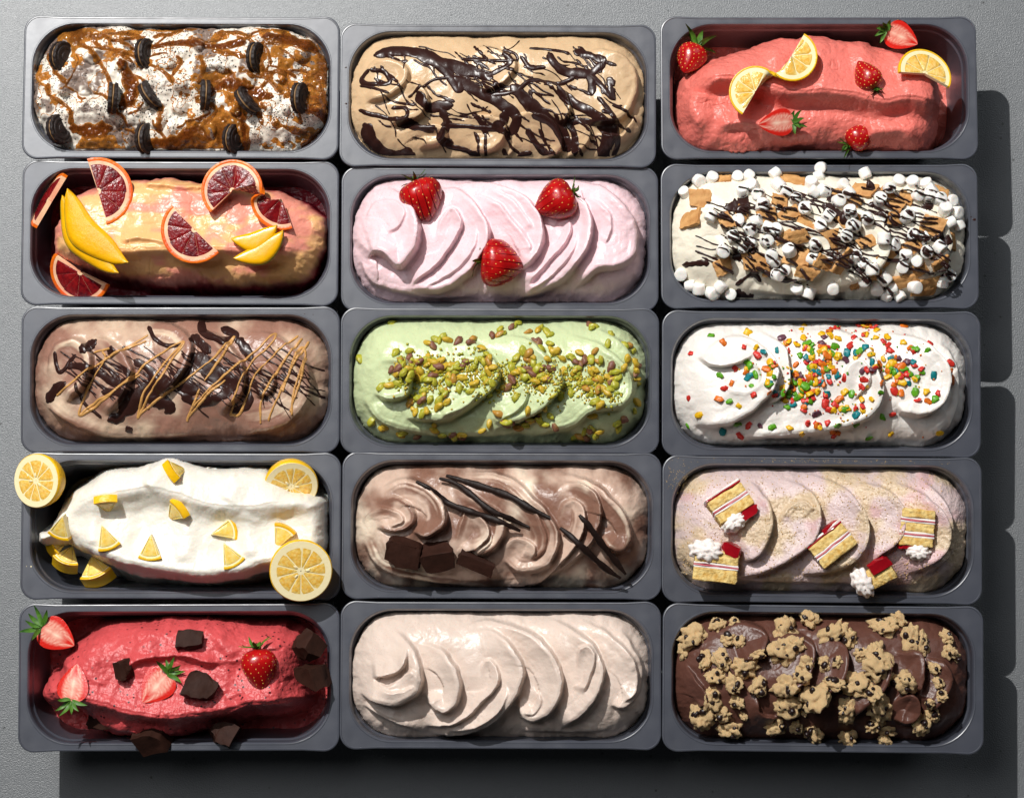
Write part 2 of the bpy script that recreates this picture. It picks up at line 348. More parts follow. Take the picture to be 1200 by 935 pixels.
def M_ICE(name, c, **k):
    a = dict(rough=.31, bump=.0004, bscale=360, var=.035, vscale=70, sss=.16, sscale=.005, spec=.5); a.update(k); return mat(name, c, **a)
# ================================================================ the fifteen ice creams
# beige
f = FD['E2']; f.full(-20, 43, 19)
for P, a, L in [([(1000,120),(1050,190),(1085,270),(1070,350),(1020,395),(980,380)], 7, 14), ([(860,85),(960,140),(1030,200),(1062,270),(1060,340),(1010,380)], 4, 10),
    ([(740,90),(830,120),(910,180),(943,250),(935,320),(890,400),(790,478)], 9, 15), ([(865,290),(862,205),(885,183),(915,210),(905,270),(870,350)], 3.5, 6),
    ([(440,135),(520,100),(620,110),(720,160),(780,230),(798,310),(775,390),(720,440),(680,440),(657,405),(665,360)], 9, 15), ([(700,320),(730,370),(700,420),(670,410)], 2, 5),
    ([(480,140),(560,135),(630,190),(665,260),(650,330),(600,410),(540,465),(440,500),(340,490)], 9, 15), ([(520,310),(530,250),(555,235),(580,270),(580,310),(530,370),(440,450),(320,465)], 5, 8),
    ([(600,300),(610,340),(580,410),(500,468),(400,482)], 3, 7), ([(300,180),(370,190),(425,250),(447,320),(435,375),(395,408),(350,390),(335,340)], 9, 15),
    ([(200,120),(280,190),(310,290),(285,355),(220,385),(150,375),(100,345)], 9, 18), ([(260,180),(250,250),(200,280),(140,290)], 7, 8), ([(150,310),(200,330),(250,290),(290,260)], 4, 7), ([(150,330),(220,350),(290,320)], 2.5, 5),
    ([(1000,470),(860,487),(660,480)], 3, 7), ([(330,492),(210,445),(110,390)], 4, 9)]: f.crest(P, a, L)
f.build('ice_cream', M_ICE('beige_cream', lin(220, 201, 188), speck=[(lin(170,130,110), 500, .1, 40)]), 'plain beige ice cream spread in wavy spoon swirls without topping')
# pale pink
f = FD['B2']; f.full(-18, 43, 19)
for P, a, L in [([(800,85),(920,110),(1010,180),(1060,260),(1060,350),(1000,400),(920,415),(840,480)], 8, 16), ([(880,150),(960,210),(970,280),(950,330)], 2, 6),
    ([(660,95),(740,90),(830,130),(890,200),(905,280),(870,370),(780,460),(640,510)], 9, 15), ([(770,300),(800,250),(830,260),(820,310),(760,380),(680,470)], 4, 7), ([(860,280),(840,350),(760,440),(680,490)], 3, 7),
    ([(400,110),(520,100),(620,130),(700,190),(735,270),(725,350),(680,400),(640,410)], 8, 15), ([(480,140),(580,190),(640,260),(690,330),(690,370)], 2.5, 7), ([(540,120),(640,190),(700,280)], 1.5, 6),
    ([(330,150),(430,130),(500,190),(545,270),(530,350),(470,430),(380,480),(270,475)], 9, 14), ([(370,330),(380,250),(420,205),(450,240),(440,290),(380,380),(270,470)], 5, 8), ([(500,260),(500,330),(440,410),(330,470)], 2.5, 6),
    ([(180,110),(260,170),(298,250),(292,330),(240,402),(200,372),(150,352),(120,375)], 10, 18), ([(120,270),(140,190),(200,170),(250,205),(240,260),(190,290)], 2, 7), ([(540,490),(350,500),(150,455),(95,370)], 4, 9)]: f.crest(P, a, L)
f.build('ice_cream', M_ICE('pink_cream', lin(238, 205, 210), speck=[(lin(190,110,130), 420, .1, 40)]), 'pale pink ice cream spread in glossy spoon swirls')
# pistachio
f = FD['C2']; f.full(-26, 53, 19)
for P, a, L in [([(900,100),(1000,150),(1060,230),(1060,320),(1000,400)], 5, 12), ([(800,120),(920,160),(1000,220),(1045,290),(1020,370),(900,400),(830,450),(700,480)], 7, 16),
    ([(560,130),(680,150),(760,220),(800,290),(770,350),(700,410),(560,460)], 8, 15), ([(390,180),(480,160),(560,210),(585,280),(545,330),(470,390),(380,425),(250,415)], 8, 15), ([(450,330),(510,330),(470,380),(380,415)], 3, 6),
    ([(620,350),(670,315),(680,350),(640,400),(560,440)], 3, 7), ([(180,230),(240,210),(275,260),(260,340),(190,355),(150,330)], 7, 13), ([(150,260),(180,220),(240,225),(250,270),(200,300)], 3, 6), ([(700,470),(400,480),(190,440),(110,350)], 4, 10)]: f.crest(P, a, L)
f.build('ice_cream', M_ICE('pistachio_cream', lin(198, 210, 164), speck=[(lin(150,150,90), 420, .1, 40)]), 'pale green ice cream with smooth spoon swirls under scattered pistachios')
# white with cereal
f = FD['C3']; f.full(-26, 53, 19)
for P, a, L in [([(900,130),(960,180),(985,280),(960,400),(880,460)], 5, 12), ([(740,110),(850,130),(930,200),(945,290),(910,350),(860,372),(800,360),(790,330)], 9, 16),
    ([(480,110),(600,100),(690,160),(720,240),(730,310),(700,370),(620,410),(450,435),(300,440)], 9, 16), ([(640,320),(620,240),(660,200),(690,260),(640,330)], 3, 7), ([(350,110),(420,150),(440,230),(430,300),(380,340)], 6, 12), 
    ([(160,190),(240,130),(330,140),(395,210),(385,290),(330,350),(240,400),(140,400)], 9, 18), ([(230,250),(250,290),(300,300),(350,270),(340,210)], 3.5, 8), ([(330,175),(290,200),(240,215),(185,212),(160,185)], 6, 7), ([(880,455),(500,460),(200,455),(95,370)], 4, 9)]: f.crest(P, a, L)
f.build('ice_cream', M_ICE('white_cream', lin(236, 229, 222)), 'white ice cream spread in smooth swirls under coloured cereal')
# chocolate swirl
f = FD['D2']; f.full(-30, 55, 21)
for P, a, L in [([(780,100),(900,130),(1000,220),(1045,310),(1020,370),(970,365),(940,320)], 8, 14), ([(770,200),(800,150),(870,140),(930,200),(930,280),(880,370),(760,470)], 7, 12), ([(790,280),(810,210),(850,200),(880,240),(870,320),(810,400),(720,490),(580,500)], 6, 9),
    ([(440,100),(600,110),(700,190),(770,270),(785,350),(740,430),(650,445),(600,400)], 9, 14), ([(560,120),(680,210),(740,300),(740,370),(690,410)], 3, 7), ([(600,400),(610,350),(650,330),(710,365),(690,410)], 3, 7),
    ([(400,130),(500,190),(590,250),(600,310),(560,370),(480,405)], 7, 11), ([(430,370),(470,240),(530,270),(545,320),(500,370),(430,385)], 4, 7), ([(560,300),(550,350),(500,390)], 2.5, 5),
    ([(150,170),(250,125),(350,165),(392,230),(388,290),(335,325),(280,305)], 9, 15), ([(160,210),(220,190),(270,220),(285,270),(230,305),(150,290)], 5, 8), ([(130,300),(110,260),(150,230),(220,240),(250,270),(200,290)], 3, 6), ([(620,500),(400,490),(180,440),(110,340)], 5, 10)]: f.crest(P, a, L, streak=.5)
m_ = sstep(-.35, .55, 1.3*f.str+.5*fbm(f.X, f.Y, 30, 4, 4)+.12)[..., None]
a_ = sstep(.25, .75, fbm(f.X, f.Y, 60, 12, 3)+.25)[..., None]
c1 = np.array(lin(134, 98, 82)[:3]); c2 = np.array(lin(206, 178, 160)[:3]); c3 = np.array(lin(236, 218, 196)[:3])
f.build('ice_cream', M_ICE('choc_swirl', (1,1,1,1), attr=True, rough=.33), 'milk chocolate ice cream marbled with cream in swirls under vanilla pods', cols=c1*(1-m_)+(c2*(1-a_)+c3*a_)*m_)
# cake
f = FD['D3']; f.full(-28, 53, 21)
for P, a, L in [([(860,110),(930,170),(965,260),(960,350),(880,420)], 6, 12), ([(760,110),(860,160),(930,230),(950,310),(900,380),(820,410)], 7, 14), ([(640,130),(740,140),(800,200),(800,290),(740,345),(690,390)], 7, 13),
    ([(480,90),(580,120),(660,190),(690,270),(670,350),(600,400),(480,415)], 9, 15), ([(410,110),(490,140),(537,200),(530,280),(480,345),(380,400),(290,425)], 8, 13), ([(400,260),(450,200),(490,185),(525,215)], 3, 8), ([(300,115),(340,140),(378,200),(382,270),(350,345),(290,375)], 8, 14), ([(850,440),(500,440),(200,420),(100,340)], 4, 9)]: f.crest(P, a, L)
cr = sstep(-.25, .6, fbm(f.X, f.Y, 34, 21, 4)+.15-.25*np.clip(f.str, -1, 1)); pk = sstep(.3, .7, fbm(f.X, f.Y, 46, 31, 4))[..., None]
f.h = f.h+cr*(.7*vn(f.X, f.Y, 2.2, 4)+.5*vn(f.X, f.Y, 4, 6)); cr = cr[..., None]
c1 = np.array(lin(212, 190, 188)[:3]); c2 = np.array(lin(208, 185, 156)[:3]); c3 = np.array(lin(212, 140, 146)[:3])
f.build('ice_cream', M_ICE('cake_cream', (1,1,1,1), attr=True, bump=.0012), 'pale mauve ice cream dusted with golden crumbs under cake cubes', cols=(c1*(1-pk*.3)+c3*pk*.3)*(1-cr)+c2*cr)
# dark chocolate
f = FD['E3']; f.full(-32, 55, 21)
for P, a, L in [([(200,120),(300,95),(372,130),(350,190),(280,215)], 8, 14), ([(370,160),(450,130),(520,170),(500,260),(430,320)], 9, 14), ([(540,140),(620,170),(615,260),(560,320),(480,380)], 9, 14), ([(690,150),(760,200),(740,300),(640,400)], 8, 14),
    ([(780,190),(860,190),(865,260),(850,320)], 8, 14), ([(870,200),(940,230),(960,290),(900,380)], 6, 12), ([(110,220),(150,280),(185,340),(150,365)], 6, 10), ([(770,350),(830,320),(857,380),(820,412),(780,395)], 8, 9), ([(340,310),(350,380),(410,400)], 5, 8)]: f.crest(P, a, L)
f.build('ice_cream', M_ICE('dark_chocolate', lin(94, 60, 50), rough=.38, sss=.08), 'dark chocolate ice cream in smooth folds under cookie dough lumps')
# vanilla with marshmallows
f = FD['B3']; f.full(-16, 39, 21, 2)
for P, a, L in [([(100,230),(190,200),(280,240),(290,300),(200,330)], 6, 12), ([(350,250),(450,230),(560,290),(540,380),(430,420)], 7, 13), ([(600,180),(700,200),(760,280),(720,380),(600,430)], 7, 13), ([(800,160),(900,200),(960,290),(900,400)], 7, 13), ([(600,440),(440,445),(330,430)], 3, 6)]: f.crest(P, a, L)
f.build('ice_cream', M_ICE('vanilla_cream', lin(240, 231, 212)), 'creamy white ice cream under mini marshmallows and cracker pieces')
# brown marbled
f = FD['C1']; f.full(-24, 47, 19, 2)
for P, a, L in [([(840,120),(960,130),(1070,220),(1090,330),(1010,440),(820,480)], 6, 15), ([(880,250),(940,240),(972,290),(950,330),(900,345)], 4, 8), ([(640,120),(760,130),(850,220),(860,320),(770,410)], 6, 14), ([(470,120),(540,85),(640,110),(680,190),(640,280),(560,350)], 6, 13),
    ([(300,130),(400,160),(470,240),(450,330),(370,410)], 6, 13), ([(170,290),(200,170),(280,150),(330,210),(310,300),(240,370)], 6, 12), ([(800,470),(430,485),(280,450),(160,370)], 5, 10)]: f.crest(P, a, L, streak=.5)
m_ = sstep(-.2, 1.0, 1.2*f.str+.5*fbm(f.X, f.Y, 34, 14, 4))[..., None]
c1 = np.array(lin(152, 112, 96)[:3]); c2 = np.array(lin(220, 194, 168)[:3])
f.build('ice_cream', M_ICE('brown_marble', (1,1,1,1), attr=True), 'light brown ice cream marbled with cream under striped sauce', cols=c1*(1-m_)+c2*m_)
# coffee
f = FD['A2']; f.full(-14, 25, 19, 2.5)
for P, a, L in [([(430,440),(520,420),(600,440),(600,490),(560,525),(480,530)], 6, 12), ([(620,430),(700,410),(780,450),(800,520),(740,560)], 6, 12), ([(680,300),(780,310),(830,380),(800,450)], 6, 12), ([(860,200),(960,180),(1050,230),(1065,330),(1010,420),(900,440)], 5, 15), ([(920,470),(1010,480),(1070,400)], 4, 9),
    ([(230,330),(290,300),(335,360),(290,420),(200,440)], 6, 12), ([(200,470),(300,450),(390,460),(380,500),(300,520)], 6, 10), ([(100,300),(150,220),(240,230),(260,290),(190,350),(110,360)], 4, 12), ([(480,180),(560,170),(640,230),(600,300),(520,330)], 4, 12), ([(640,500),(620,540),(540,560)], 3, 6), ([(850,430),(900,460),(880,520),(800,560)], 5, 9)]: f.crest(P, a, L)
f.build('ice_cream', M_ICE('coffee_cream', lin(208, 176, 138), rough=.3), 'tan coffee ice cream in soft folds under chocolate sauce')
# cookie
f = FD['A1']; f.full(-12, 22, 17, 1.5); f.h += 6.5*fbm(f.X, f.Y, 30, 44, 4)
r_ = random.Random(5)
for q in [(640,310,22),(640,380,28),(830,390,20),(740,460,22),(890,480,24),(1000,480,20),(470,410,28),(500,370,20),(330,200,30),(300,310,24),(590,230,26),(870,290,24),(990,270,20),(1110,400,18),(1060,200,22),(430,240,16),(780,240,18),(700,160,20),(230,330,12),(1010,400,16),(950,390,14),(560,430,22)]:
    v = f.tr([q[:2]])[0]; rr = q[2]*S3*1.25; d = np.hypot((f.X-v[0])*(1+.2*r_.uniform(-1,1)), f.Y-v[1])+2.5*vn(f.X, f.Y, 8, q[2]); f.h = f.h+np.where(d < rr, 7.5*np.sqrt(np.clip(1-(d/rr)**2, 0, 1)), 0)
f.h += .5*fbm(f.X, f.Y, 5, 8, 2)
gm = sstep(.1, .35, fbm(f.X, f.Y, 26, 61, 4)-.08)[..., None]
c1 = np.array(lin(232, 222, 208)[:3]); c2 = np.array(lin(132, 114, 104)[:3])
f.build('ice_cream', M_ICE('cookie_cream', (1,1,1,1), attr=True, speck=[(lin(40,32,30), 360, .30, 24), (lin(52,42,38), 190, .2, 40)]), 'lumpy white ice cream flecked with black cookie crumbs', cols=c1*(1-gm)+c2*gm)
# coral sorbet
def cracks(f, a=1.0, s=9, seed=3):
    n = np.abs(fbm(f.X, f.Y, s*3, seed, 4)); f.h = f.h+a*(sstep(0, .12, n)-1)*sstep(.1, .5, fbm(f.X, f.Y, 50, seed+9, 2)+.1)
f = FD['A3']; f.zt = 18
f.hump([(100,320),(115,260),(200,205),(280,170),(350,148),(420,120),(480,98),(540,106),(600,94),(660,103),(720,118),(800,130),(880,150),(960,190),(1020,230),(1042,300),(1040,400),(1020,490),(960,540),(850,545),(700,525),(560,510),(400,545),(250,548),(150,500),(105,420)], -40, 22, 36, base=-78)
f.crest([(1045,395),(900,365),(800,375),(700,350),(600,340),(480,345),(400,320),(250,290),(160,330)], 12, 32, cliff=7, start=.1, end=.1, streak=.5, trench=.3)
for P, a, l in [([(540,100),(600,220),(610,340)], 6, 11), ([(700,110),(750,240),(740,350)], 5, 12), ([(850,150),(890,260),(900,370)], 5, 11), ([(420,120),(440,220),(430,310)], 5, 12), ([(290,180),(330,240),(340,300)], 4, 10), ([(960,200),(990,300),(990,390)], 5, 9)]: f.ridge(P, a, l*.6, l*1.5)
for P, a, L in [([(700,500),(600,495),(480,490),(360,440),(230,450)], 6, 14), ([(960,520),(880,470),(760,480)], 6, 14), ([(200,470),(150,400),(160,330)], 6, 12)]: f.crest(P, a, L, 4, .3)
cracks(f, 1.4); f.h += .6*fbm(f.X, f.Y, 12, 8, 4)
f.build('sorbet', M_ICE('coral_sorbet', lin(232, 122, 110), bump=.0014, bscale=240, speck=[(lin(190,70,66), 300, .1, 40)]), 'coral pink sorbet heaped in a long ridge with lemon and strawberries', 'sorbet')
# peach sorbet
f = FD['B1']; f.zt = 18
f.hump([(165,330),(170,230),(240,130),(330,95),(450,68),(560,63),(650,72),(750,80),(850,90),(1000,120),(1090,165),(1145,220),(1150,300),(1110,400),(1050,450),(900,470),(700,465),(500,455),(400,440),(300,420),(190,370)], -55, 22, 34, 2.4, base=-72)
f.crest([(1090,350),(950,345),(800,345),(600,345),(430,350),(200,345)], 10, 26, cliff=6, start=.1, end=.1, streak=.4, trench=.3)
for P, a, l in [([(690,90),(700,200),(690,330)], -4, 14), ([(960,120),(990,240),(980,350)], 4, 12), ([(480,80),(500,200),(490,340)], 4, 14), ([(860,100),(880,220),(870,340)], -3, 12)]: f.ridge(P, a, l, l)
for P, a, L in [([(1050,350),(1075,380),(1100,400)], 3, 10), ([(760,110),(640,115),(500,105)], 4, 8), ([(700,350),(560,310),(430,310)], 3, 6), ([(1120,200),(1140,300),(1100,390)], 5, 8)]: f.crest(P, a, L, 3, .3)
cracks(f, 1.4, 8, 6); f.h += .5*fbm(f.X, f.Y*2, 10, 8, 4)
k1 = sstep(-.45, .35, fbm(f.X, f.Y*1.8, 44, 71, 4)+.5*sstep(10, -30, f.h)+.5*sstep(16, 0, f.inside))[..., None]; k2 = sstep(2, -24, f.h+6*fbm(f.X, f.Y, 20, 5, 3))[..., None]
ye = np.array(lin(238, 184, 124)[:3]); pi = np.array(lin(234, 150, 130)[:3]); cr_ = np.array(lin(150, 34, 50)[:3])
f.build('sorbet', M_ICE('peach_sorbet', (1,1,1,1), attr=True), 'peach and pink sorbet in a smooth block with crimson juice below', 'sorbet', cols=(ye*(1-k1)+pi*k1)*(1-k2)+cr_*k2)
# white lemon sorbet
f = FD['D1']; f.zt = 20
f.hump([(118,325),(160,310),(200,230),(260,170),(370,108),(480,90),(590,55),(680,85),(780,100),(880,95),(945,110),(1010,170),(1125,200),(1140,260),(1135,400),(1050,465),(930,470),(850,495),(700,515),(600,500),(480,490),(400,460),(300,410),(230,375),(130,372)], -24, 22, 26, 2.2, base=-96, rag=.8)
f.crest([(1150,205),(1050,212),(900,238),(760,232),(640,198),(520,172),(430,188),(300,215),(200,260)], 8, 24, cliff=10, start=.1, end=.2, streak=.3, trench=.3)
f.crest([(1100,420),(930,428),(850,462),(700,475),(600,460),(480,438),(330,395),(230,370)], 8, 20, cliff=5, start=.1, end=.1, streak=.3, trench=.3)
for P, a, l in [([(540,80),(560,130),(520,175)], 6, 10), ([(760,250),(800,330),(780,430)], -5, 12), ([(480,230),(500,320),(460,420)], -4, 12), ([(640,230),(660,330),(640,440)], 5, 12), ([(880,250),(870,330),(880,420)], 5, 12), ([(340,220),(330,290),(330,380)], 4, 10), ([(800,110),(830,160),(800,225)], 5, 10), ([(1000,250),(1010,310),(1030,400)], -5, 14), ([(120,330),(180,300),(240,260)], 6, 8), ([(1100,200),(1110,300),(1100,400)], 5, 9)]: f.ridge(P, a, l, l*1.2)
f.h += .3*fbm(f.X, f.Y, 6, 8, 2)
f.build('sorbet', M_ICE('lemon_sorbet', lin(236, 230, 218), sss=.35, sscale=.008, rough=.3, bump=.0005), 'bright white lemon sorbet piled in a wavy ridge', 'sorbet')
# red sorbet
f = FD['E1']; f.zt = 18
f.hump([(125,340),(150,290),(185,280),(210,220),(300,140),(400,108),(530,88),(700,83),(800,105),(900,108),(1040,138),(1062,200),(1062,320),(1072,380),(1000,430),(880,440),(800,460),(640,510),(500,520),(400,515),(300,470),(250,415),(180,412),(130,380)], -40, 20, 32, base=-78)
f.crest([(1060,370),(960,385),(870,385),(800,412),(620,430),(480,418),(330,375),(200,390)], 10, 26, cliff=6, start=.1, end=.1, streak=.5, trench=.3)
for P, a, l in [([(480,100),(500,200),(470,300)], 5, 12), ([(700,100),(790,180),(830,230)], 5, 10), ([(900,120),(940,200),(990,290)], 5, 12), ([(980,300),(1000,340),(990,390)], -5, 9), ([(620,220),(700,240),(760,240)], 4, 8), ([(300,180),(330,250),(310,320)], 4, 11), ([(830,230),(830,310),(800,400)], -5, 12), ([(660,260),(650,340),(640,420)], 4, 12)]: f.ridge(P, a, l*.7, l*1.4)
for P, a, L in [([(860,230),(740,240),(650,215),(500,230),(440,270)], 5, 10), ([(800,480),(640,500),(480,500),(380,470)], 5, 10)]: f.crest(P, a, L, 3, .3)
cracks(f, 1.6, 8, 8); f.h += 1.3*fbm(f.X, f.Y, 11, 8, 4)
f.build('sorbet', M_ICE('red_sorbet', lin(208, 82, 84), rough=.36, bump=.0014, bscale=240, speck=[(lin(70,24,28), 130, .16, 18)]), 'deep red sorbet flecked with chocolate in a lumpy ridge', 'sorbet')
# ================================================================ toppings: shared builders
def dirv(phi): return Vector((math.cos(math.radians(phi)), math.sin(math.radians(phi)), 0))
def pose(p, n, phi=0, ex=(0, 0, 0)):
    """local X towards plan direction phi on the surface, local Z along n, then a further turn ex in degrees"""
    x = dirv(phi); n = n.normalized(); x = (x-n*x.dot(n)).normalized(); y = n.cross(x)
    M = Matrix((x, y, n)).transposed().to_4x4()
    return Matrix.Translation(p) @ M @ Euler([math.radians(a) for a in ex]).to_matrix().to_4x4()
UP = Vector((0, 0, 1))
def soft(n, k): return (n*(1-k)+UP*k).normalized()
def splat(f, p, rx, h):
    """remember that something stands here, so that later things lie on top"""
    v = f.pan.Mi @ p; x, y = v.x*1000, v.y*1000; r = rx*1000
    i0 = max(0, int((x-r-f.x0)/f.step)); i1 = int((x+r-f.x0)/f.step)+2; j0 = max(0, int((y-r-f.y0)/f.step)); j1 = int((y+r-f.y0)/f.step)+2
    W = (slice(i0, i1), slice(j0, j1)); d = np.hypot(f.X[W]-x, f.Y[W]-y)/r
    f.h[W] = np.where(d < 1, np.maximum(f.h[W], (v.z-H+h)*1000*np.ones_like(d)-3*d**5), f.h[W])
def lathe(prof, n=24, mod=None):
    bm = bmesh.new(); R = []
    for k, (r, z) in enumerate(prof):
        if r < 1e-7: R.append([bm.verts.new((0, 0, z))]); continue
        R.append([bm.verts.new(((r*(mod(k, i) if mod else 1))*math.cos(2*math.pi*i/n), (r*(mod(k, i) if mod else 1))*math.sin(2*math.pi*i/n), z)) for i in range(n)])
    for A, B in zip(R, R[1:]):
        for i in range(n):
            j = (i+1) % n
            if len(A) == 1: bm.faces.new((A[0], B[j], B[i])) if len(B) > 1 else None
            elif len(B) == 1: bm.faces.new((A[i], A[j], B[0]))
            else: bm.faces.new((A[i], A[j], B[j], B[i]))
    bmesh.ops.recalc_face_normals(bm, faces=bm.faces); return bm
def jitter(bm, amp, s, seed=0):
    from mathutils import noise as mn
    for v in bm.verts:
        q = v.co/s+Vector((seed*7.3, seed*3.1, seed*1.7)); v.co += mn.noise_vector(q)*amp
def chunk_mesh(sx, sy, sz, seed, cuts=7, rough=.0):
    r = random.Random(seed); bm = bmesh.new(); bmesh.ops.create_cube(bm, size=1)
    for v in bm.verts: v.co = Vector((v.co.x*sx, v.co.y*sy, v.co.z*sz))
    for i in range(cuts):
        n = Vector((r.gauss(0, 1), r.gauss(0, 1), r.gauss(0, .7))).normalized(); e = Vector((sx, sy, sz))*.5
        sup = abs(n.x)*e.x+abs(n.y)*e.y+abs(n.z)*e.z; q = bmesh.ops.bisect_plane(bm, geom=bm.verts[:]+bm.edges[:]+bm.faces[:], plane_co=n*sup*r.uniform(.52, .8), plane_no=n, clear_outer=True)
        ed = [g for g in q['geom_cut'] if isinstance(g, bmesh.types.BMEdge)]
        if len(ed) > 2:
            try: bmesh.ops.contextual_create(bm, geom=ed)
            except Exception: pass
    bmesh.ops.triangulate(bm, faces=bm.faces); bmesh.ops.subdivide_edges(bm, edges=bm.edges[:], cuts=2, use_grid_fill=True)
    jitter(bm, min(sx, sy, sz)*(.10+rough), min(sx, sy, sz)*.28, seed); bmesh.ops.recalc_face_normals(bm, faces=bm.faces)
    me = mesh_of(bm); me.set_sharp_from_angle(angle=math.radians(28)); return me
# ---- sauces
M_CHOC = mat('chocolate_sauce', lin(50, 27, 23), .30, spec=.4, bump=.0004, bscale=120, var=.2, vscale=40)
M_CARA = mat('caramel', (1, 1, 1, 1), .12, spec=.6, attr=True, var=.15, vscale=40, trans=.6, ior=1.4, bump=.0004, bscale=70)
M_PNUT = mat('peanut_sauce', lin(196, 146, 84), .35, bump=.0003, bscale=300)
f = FD['A1'].fine(); t = np.full(f.X.shape, -2.0)
for P, r in [([(240,130),(320,180),(380,270),(400,340)],4.5),([(430,220),(470,330),(430,390)],9),([(540,170),(660,150),(760,170),(860,150)],6),([(730,340),(800,300),(900,335),(960,350)],8),([(250,450),(320,460),(390,450)],9),([(540,500),(620,500),(690,455)],9),([(930,130),(1020,140),(1110,170)],9),
             ([(1050,380),(1150,420),(1060,510)],7),([(850,400),(860,520)],6),([(400,200),(440,190),(560,250),(620,300)],4),([(700,200),(720,240),(700,300)],4),([(930,180),(930,260),(990,330)],5),([(330,130),(480,120),(480,200)],4),([(570,370),(560,470)],4),([(170,300),(180,340),(250,390),(250,440)],4),
             ([(160,180),(190,250),(240,300)],3),([(760,110),(850,120),(900,160)],4),([(340,540),(420,545),(500,535)],4.5),([(690,350),(760,390),(720,440)],5),([(1000,350),(1080,300),(1140,330)],4),([(1150,230),(1120,260),(1150,400)],3.5),([(960,440),(1040,460),(1130,460)],4)]: t = f.dribble(t, P, r*.8, 2.4 if r > 5 else 1.5, .5, seed=len(P)+int(r))
n_ = fbm(f.X+4*vn(f.X, f.Y, 14, 3), f.Y, 26, 53, 4); t = np.maximum(t, np.where(f.sd < -2, np.clip((n_-.27)*2.2-.28*np.clip(f.h-4, -5, 12)*.3, -2, 1.6), -2))
r_ = random.Random(8)
for i in range(40):
    x = r_.uniform(-165, 150); y = r_.uniform(-62, 68); a = r_.uniform(-1.1, .5); l = r_.uniform(22, 60); P = []
    for k in range(7): P.append((x, y)); a += r_.gauss(0, .35); x += l/6*math.cos(a); y += l/6*math.sin(a)
    t = np.maximum(t, np.where(f.sd < -2, f.dribble(np.full(f.X.shape, -2.0), np.array(P), r_.choice([1.2, 1.8, 2.6, 3.4]), 1.6, .45, raw=True, seed=i+9), -2))
t = np.maximum(t, np.where(f.sd < -2, np.clip((np.abs(fbm(f.X, f.Y*1.2, 20, 93, 4))*-9+.55), -2, .6), -2))
k_ = sstep(.1, 2.2, t)[..., None]; f.sauce('caramel_sauce', t, M_CARA, 'glossy amber caramel sauce pooled over the cookie ice cream', 'sauce', cols=np.array(lin(226, 150, 66)[:3])*(1-k_)+np.array(lin(132, 70, 26)[:3])*k_)
f = FD['A2'].fine(); t = np.full(f.X.shape, -2.0); r_ = random.Random(3)
for i, (P, r) in enumerate([([(150,190),(230,178),(300,190),(370,222),(430,240),(500,262),(560,285)],6.5),([(330,200),(400,260),(440,320),(450,290)],5),([(430,280),(510,330),(590,370),(645,420),(630,475)],5.5),([(630,310),(660,340),(700,380),(760,430),(800,470),(830,525)],6.5),([(760,190),(780,230),(830,262),(900,270),(910,340)],5),([(850,180),(900,200),(950,222),(900,270)],4),
    ([(790,320),(850,370),(920,410),(960,470),(950,560)],5),([(985,310),(970,290),(985,355)],3.5),([(110,440),(140,500),(190,540),(280,540)],7),([(300,340),(330,380),(420,378)],5),([(240,430),(300,450),(360,462)],5),([(380,440),(460,450),(600,468),(620,490)],2.4),([(130,250),(185,262),(200,300),(130,300),(100,280),(125,250)],2.4),([(210,390),(262,392),(250,430),(150,410),(90,385)],2.2),
    ([(400,510),(480,530),(560,575)],2.6),([(600,520),(625,570),(660,540),(700,530)],2.6),([(680,460),(730,520),(790,560),(830,575)],3),([(600,170),(640,190),(640,220),(560,222),(450,210)],1.6),([(660,200),(690,240),(745,240)],2.6),([(980,380),(1050,410),(1070,430)],1.5),([(930,350),(990,430),(1000,500),(990,545)],2.6),([(480,270),(560,270),(620,230),(600,190)],3),([(380,390),(400,440),(380,490),(420,500)],4),
    ([(560,340),(640,330),(700,290),(790,300),(850,280)],2.4),([(700,420),(780,440),(860,430),(930,440)],3),([(270,350),(350,290),(420,280)],1.6),([(95,300),(150,320),(200,340)],1.4),([(690,170),(800,180),(830,190)],1.6),([(600,400),(600,440),(560,460)],4.5),([(905,270),(960,330),(990,360)],3),([(820,420),(850,480),(850,540)],3.5),([(940,540),(980,480),(960,430)],5)]): t = f.dribble(t, P, r*1.15, 1.7, .2, seed=i)
for i in range(120):
    x = r_.uniform(-150, 130); y = r_.uniform(-55, 60); a = r_.uniform(-.95, -.25); l = r_.uniform(14, 55); P = []
    for k in range(6): P.append((x, y)); a += r_.gauss(0, .22); x += l/5*math.cos(a); y += l/5*math.sin(a)
    t = f.dribble(t, np.array(P), r_.choice([.8, 1, 1.3, 1.8]), 1.1, .5, raw=True, seed=i+50)
f.sauce('chocolate_sauce', np.where(sd_open(f.X, f.Y, 14) < -3, t, -2), M_CHOC, 'dark chocolate sauce splashed in thick streaks over the coffee ice cream', 'sauce')
f = FD['C1'].fine(); t = np.full(f.X.shape, -2.0); r_ = random.Random(11)
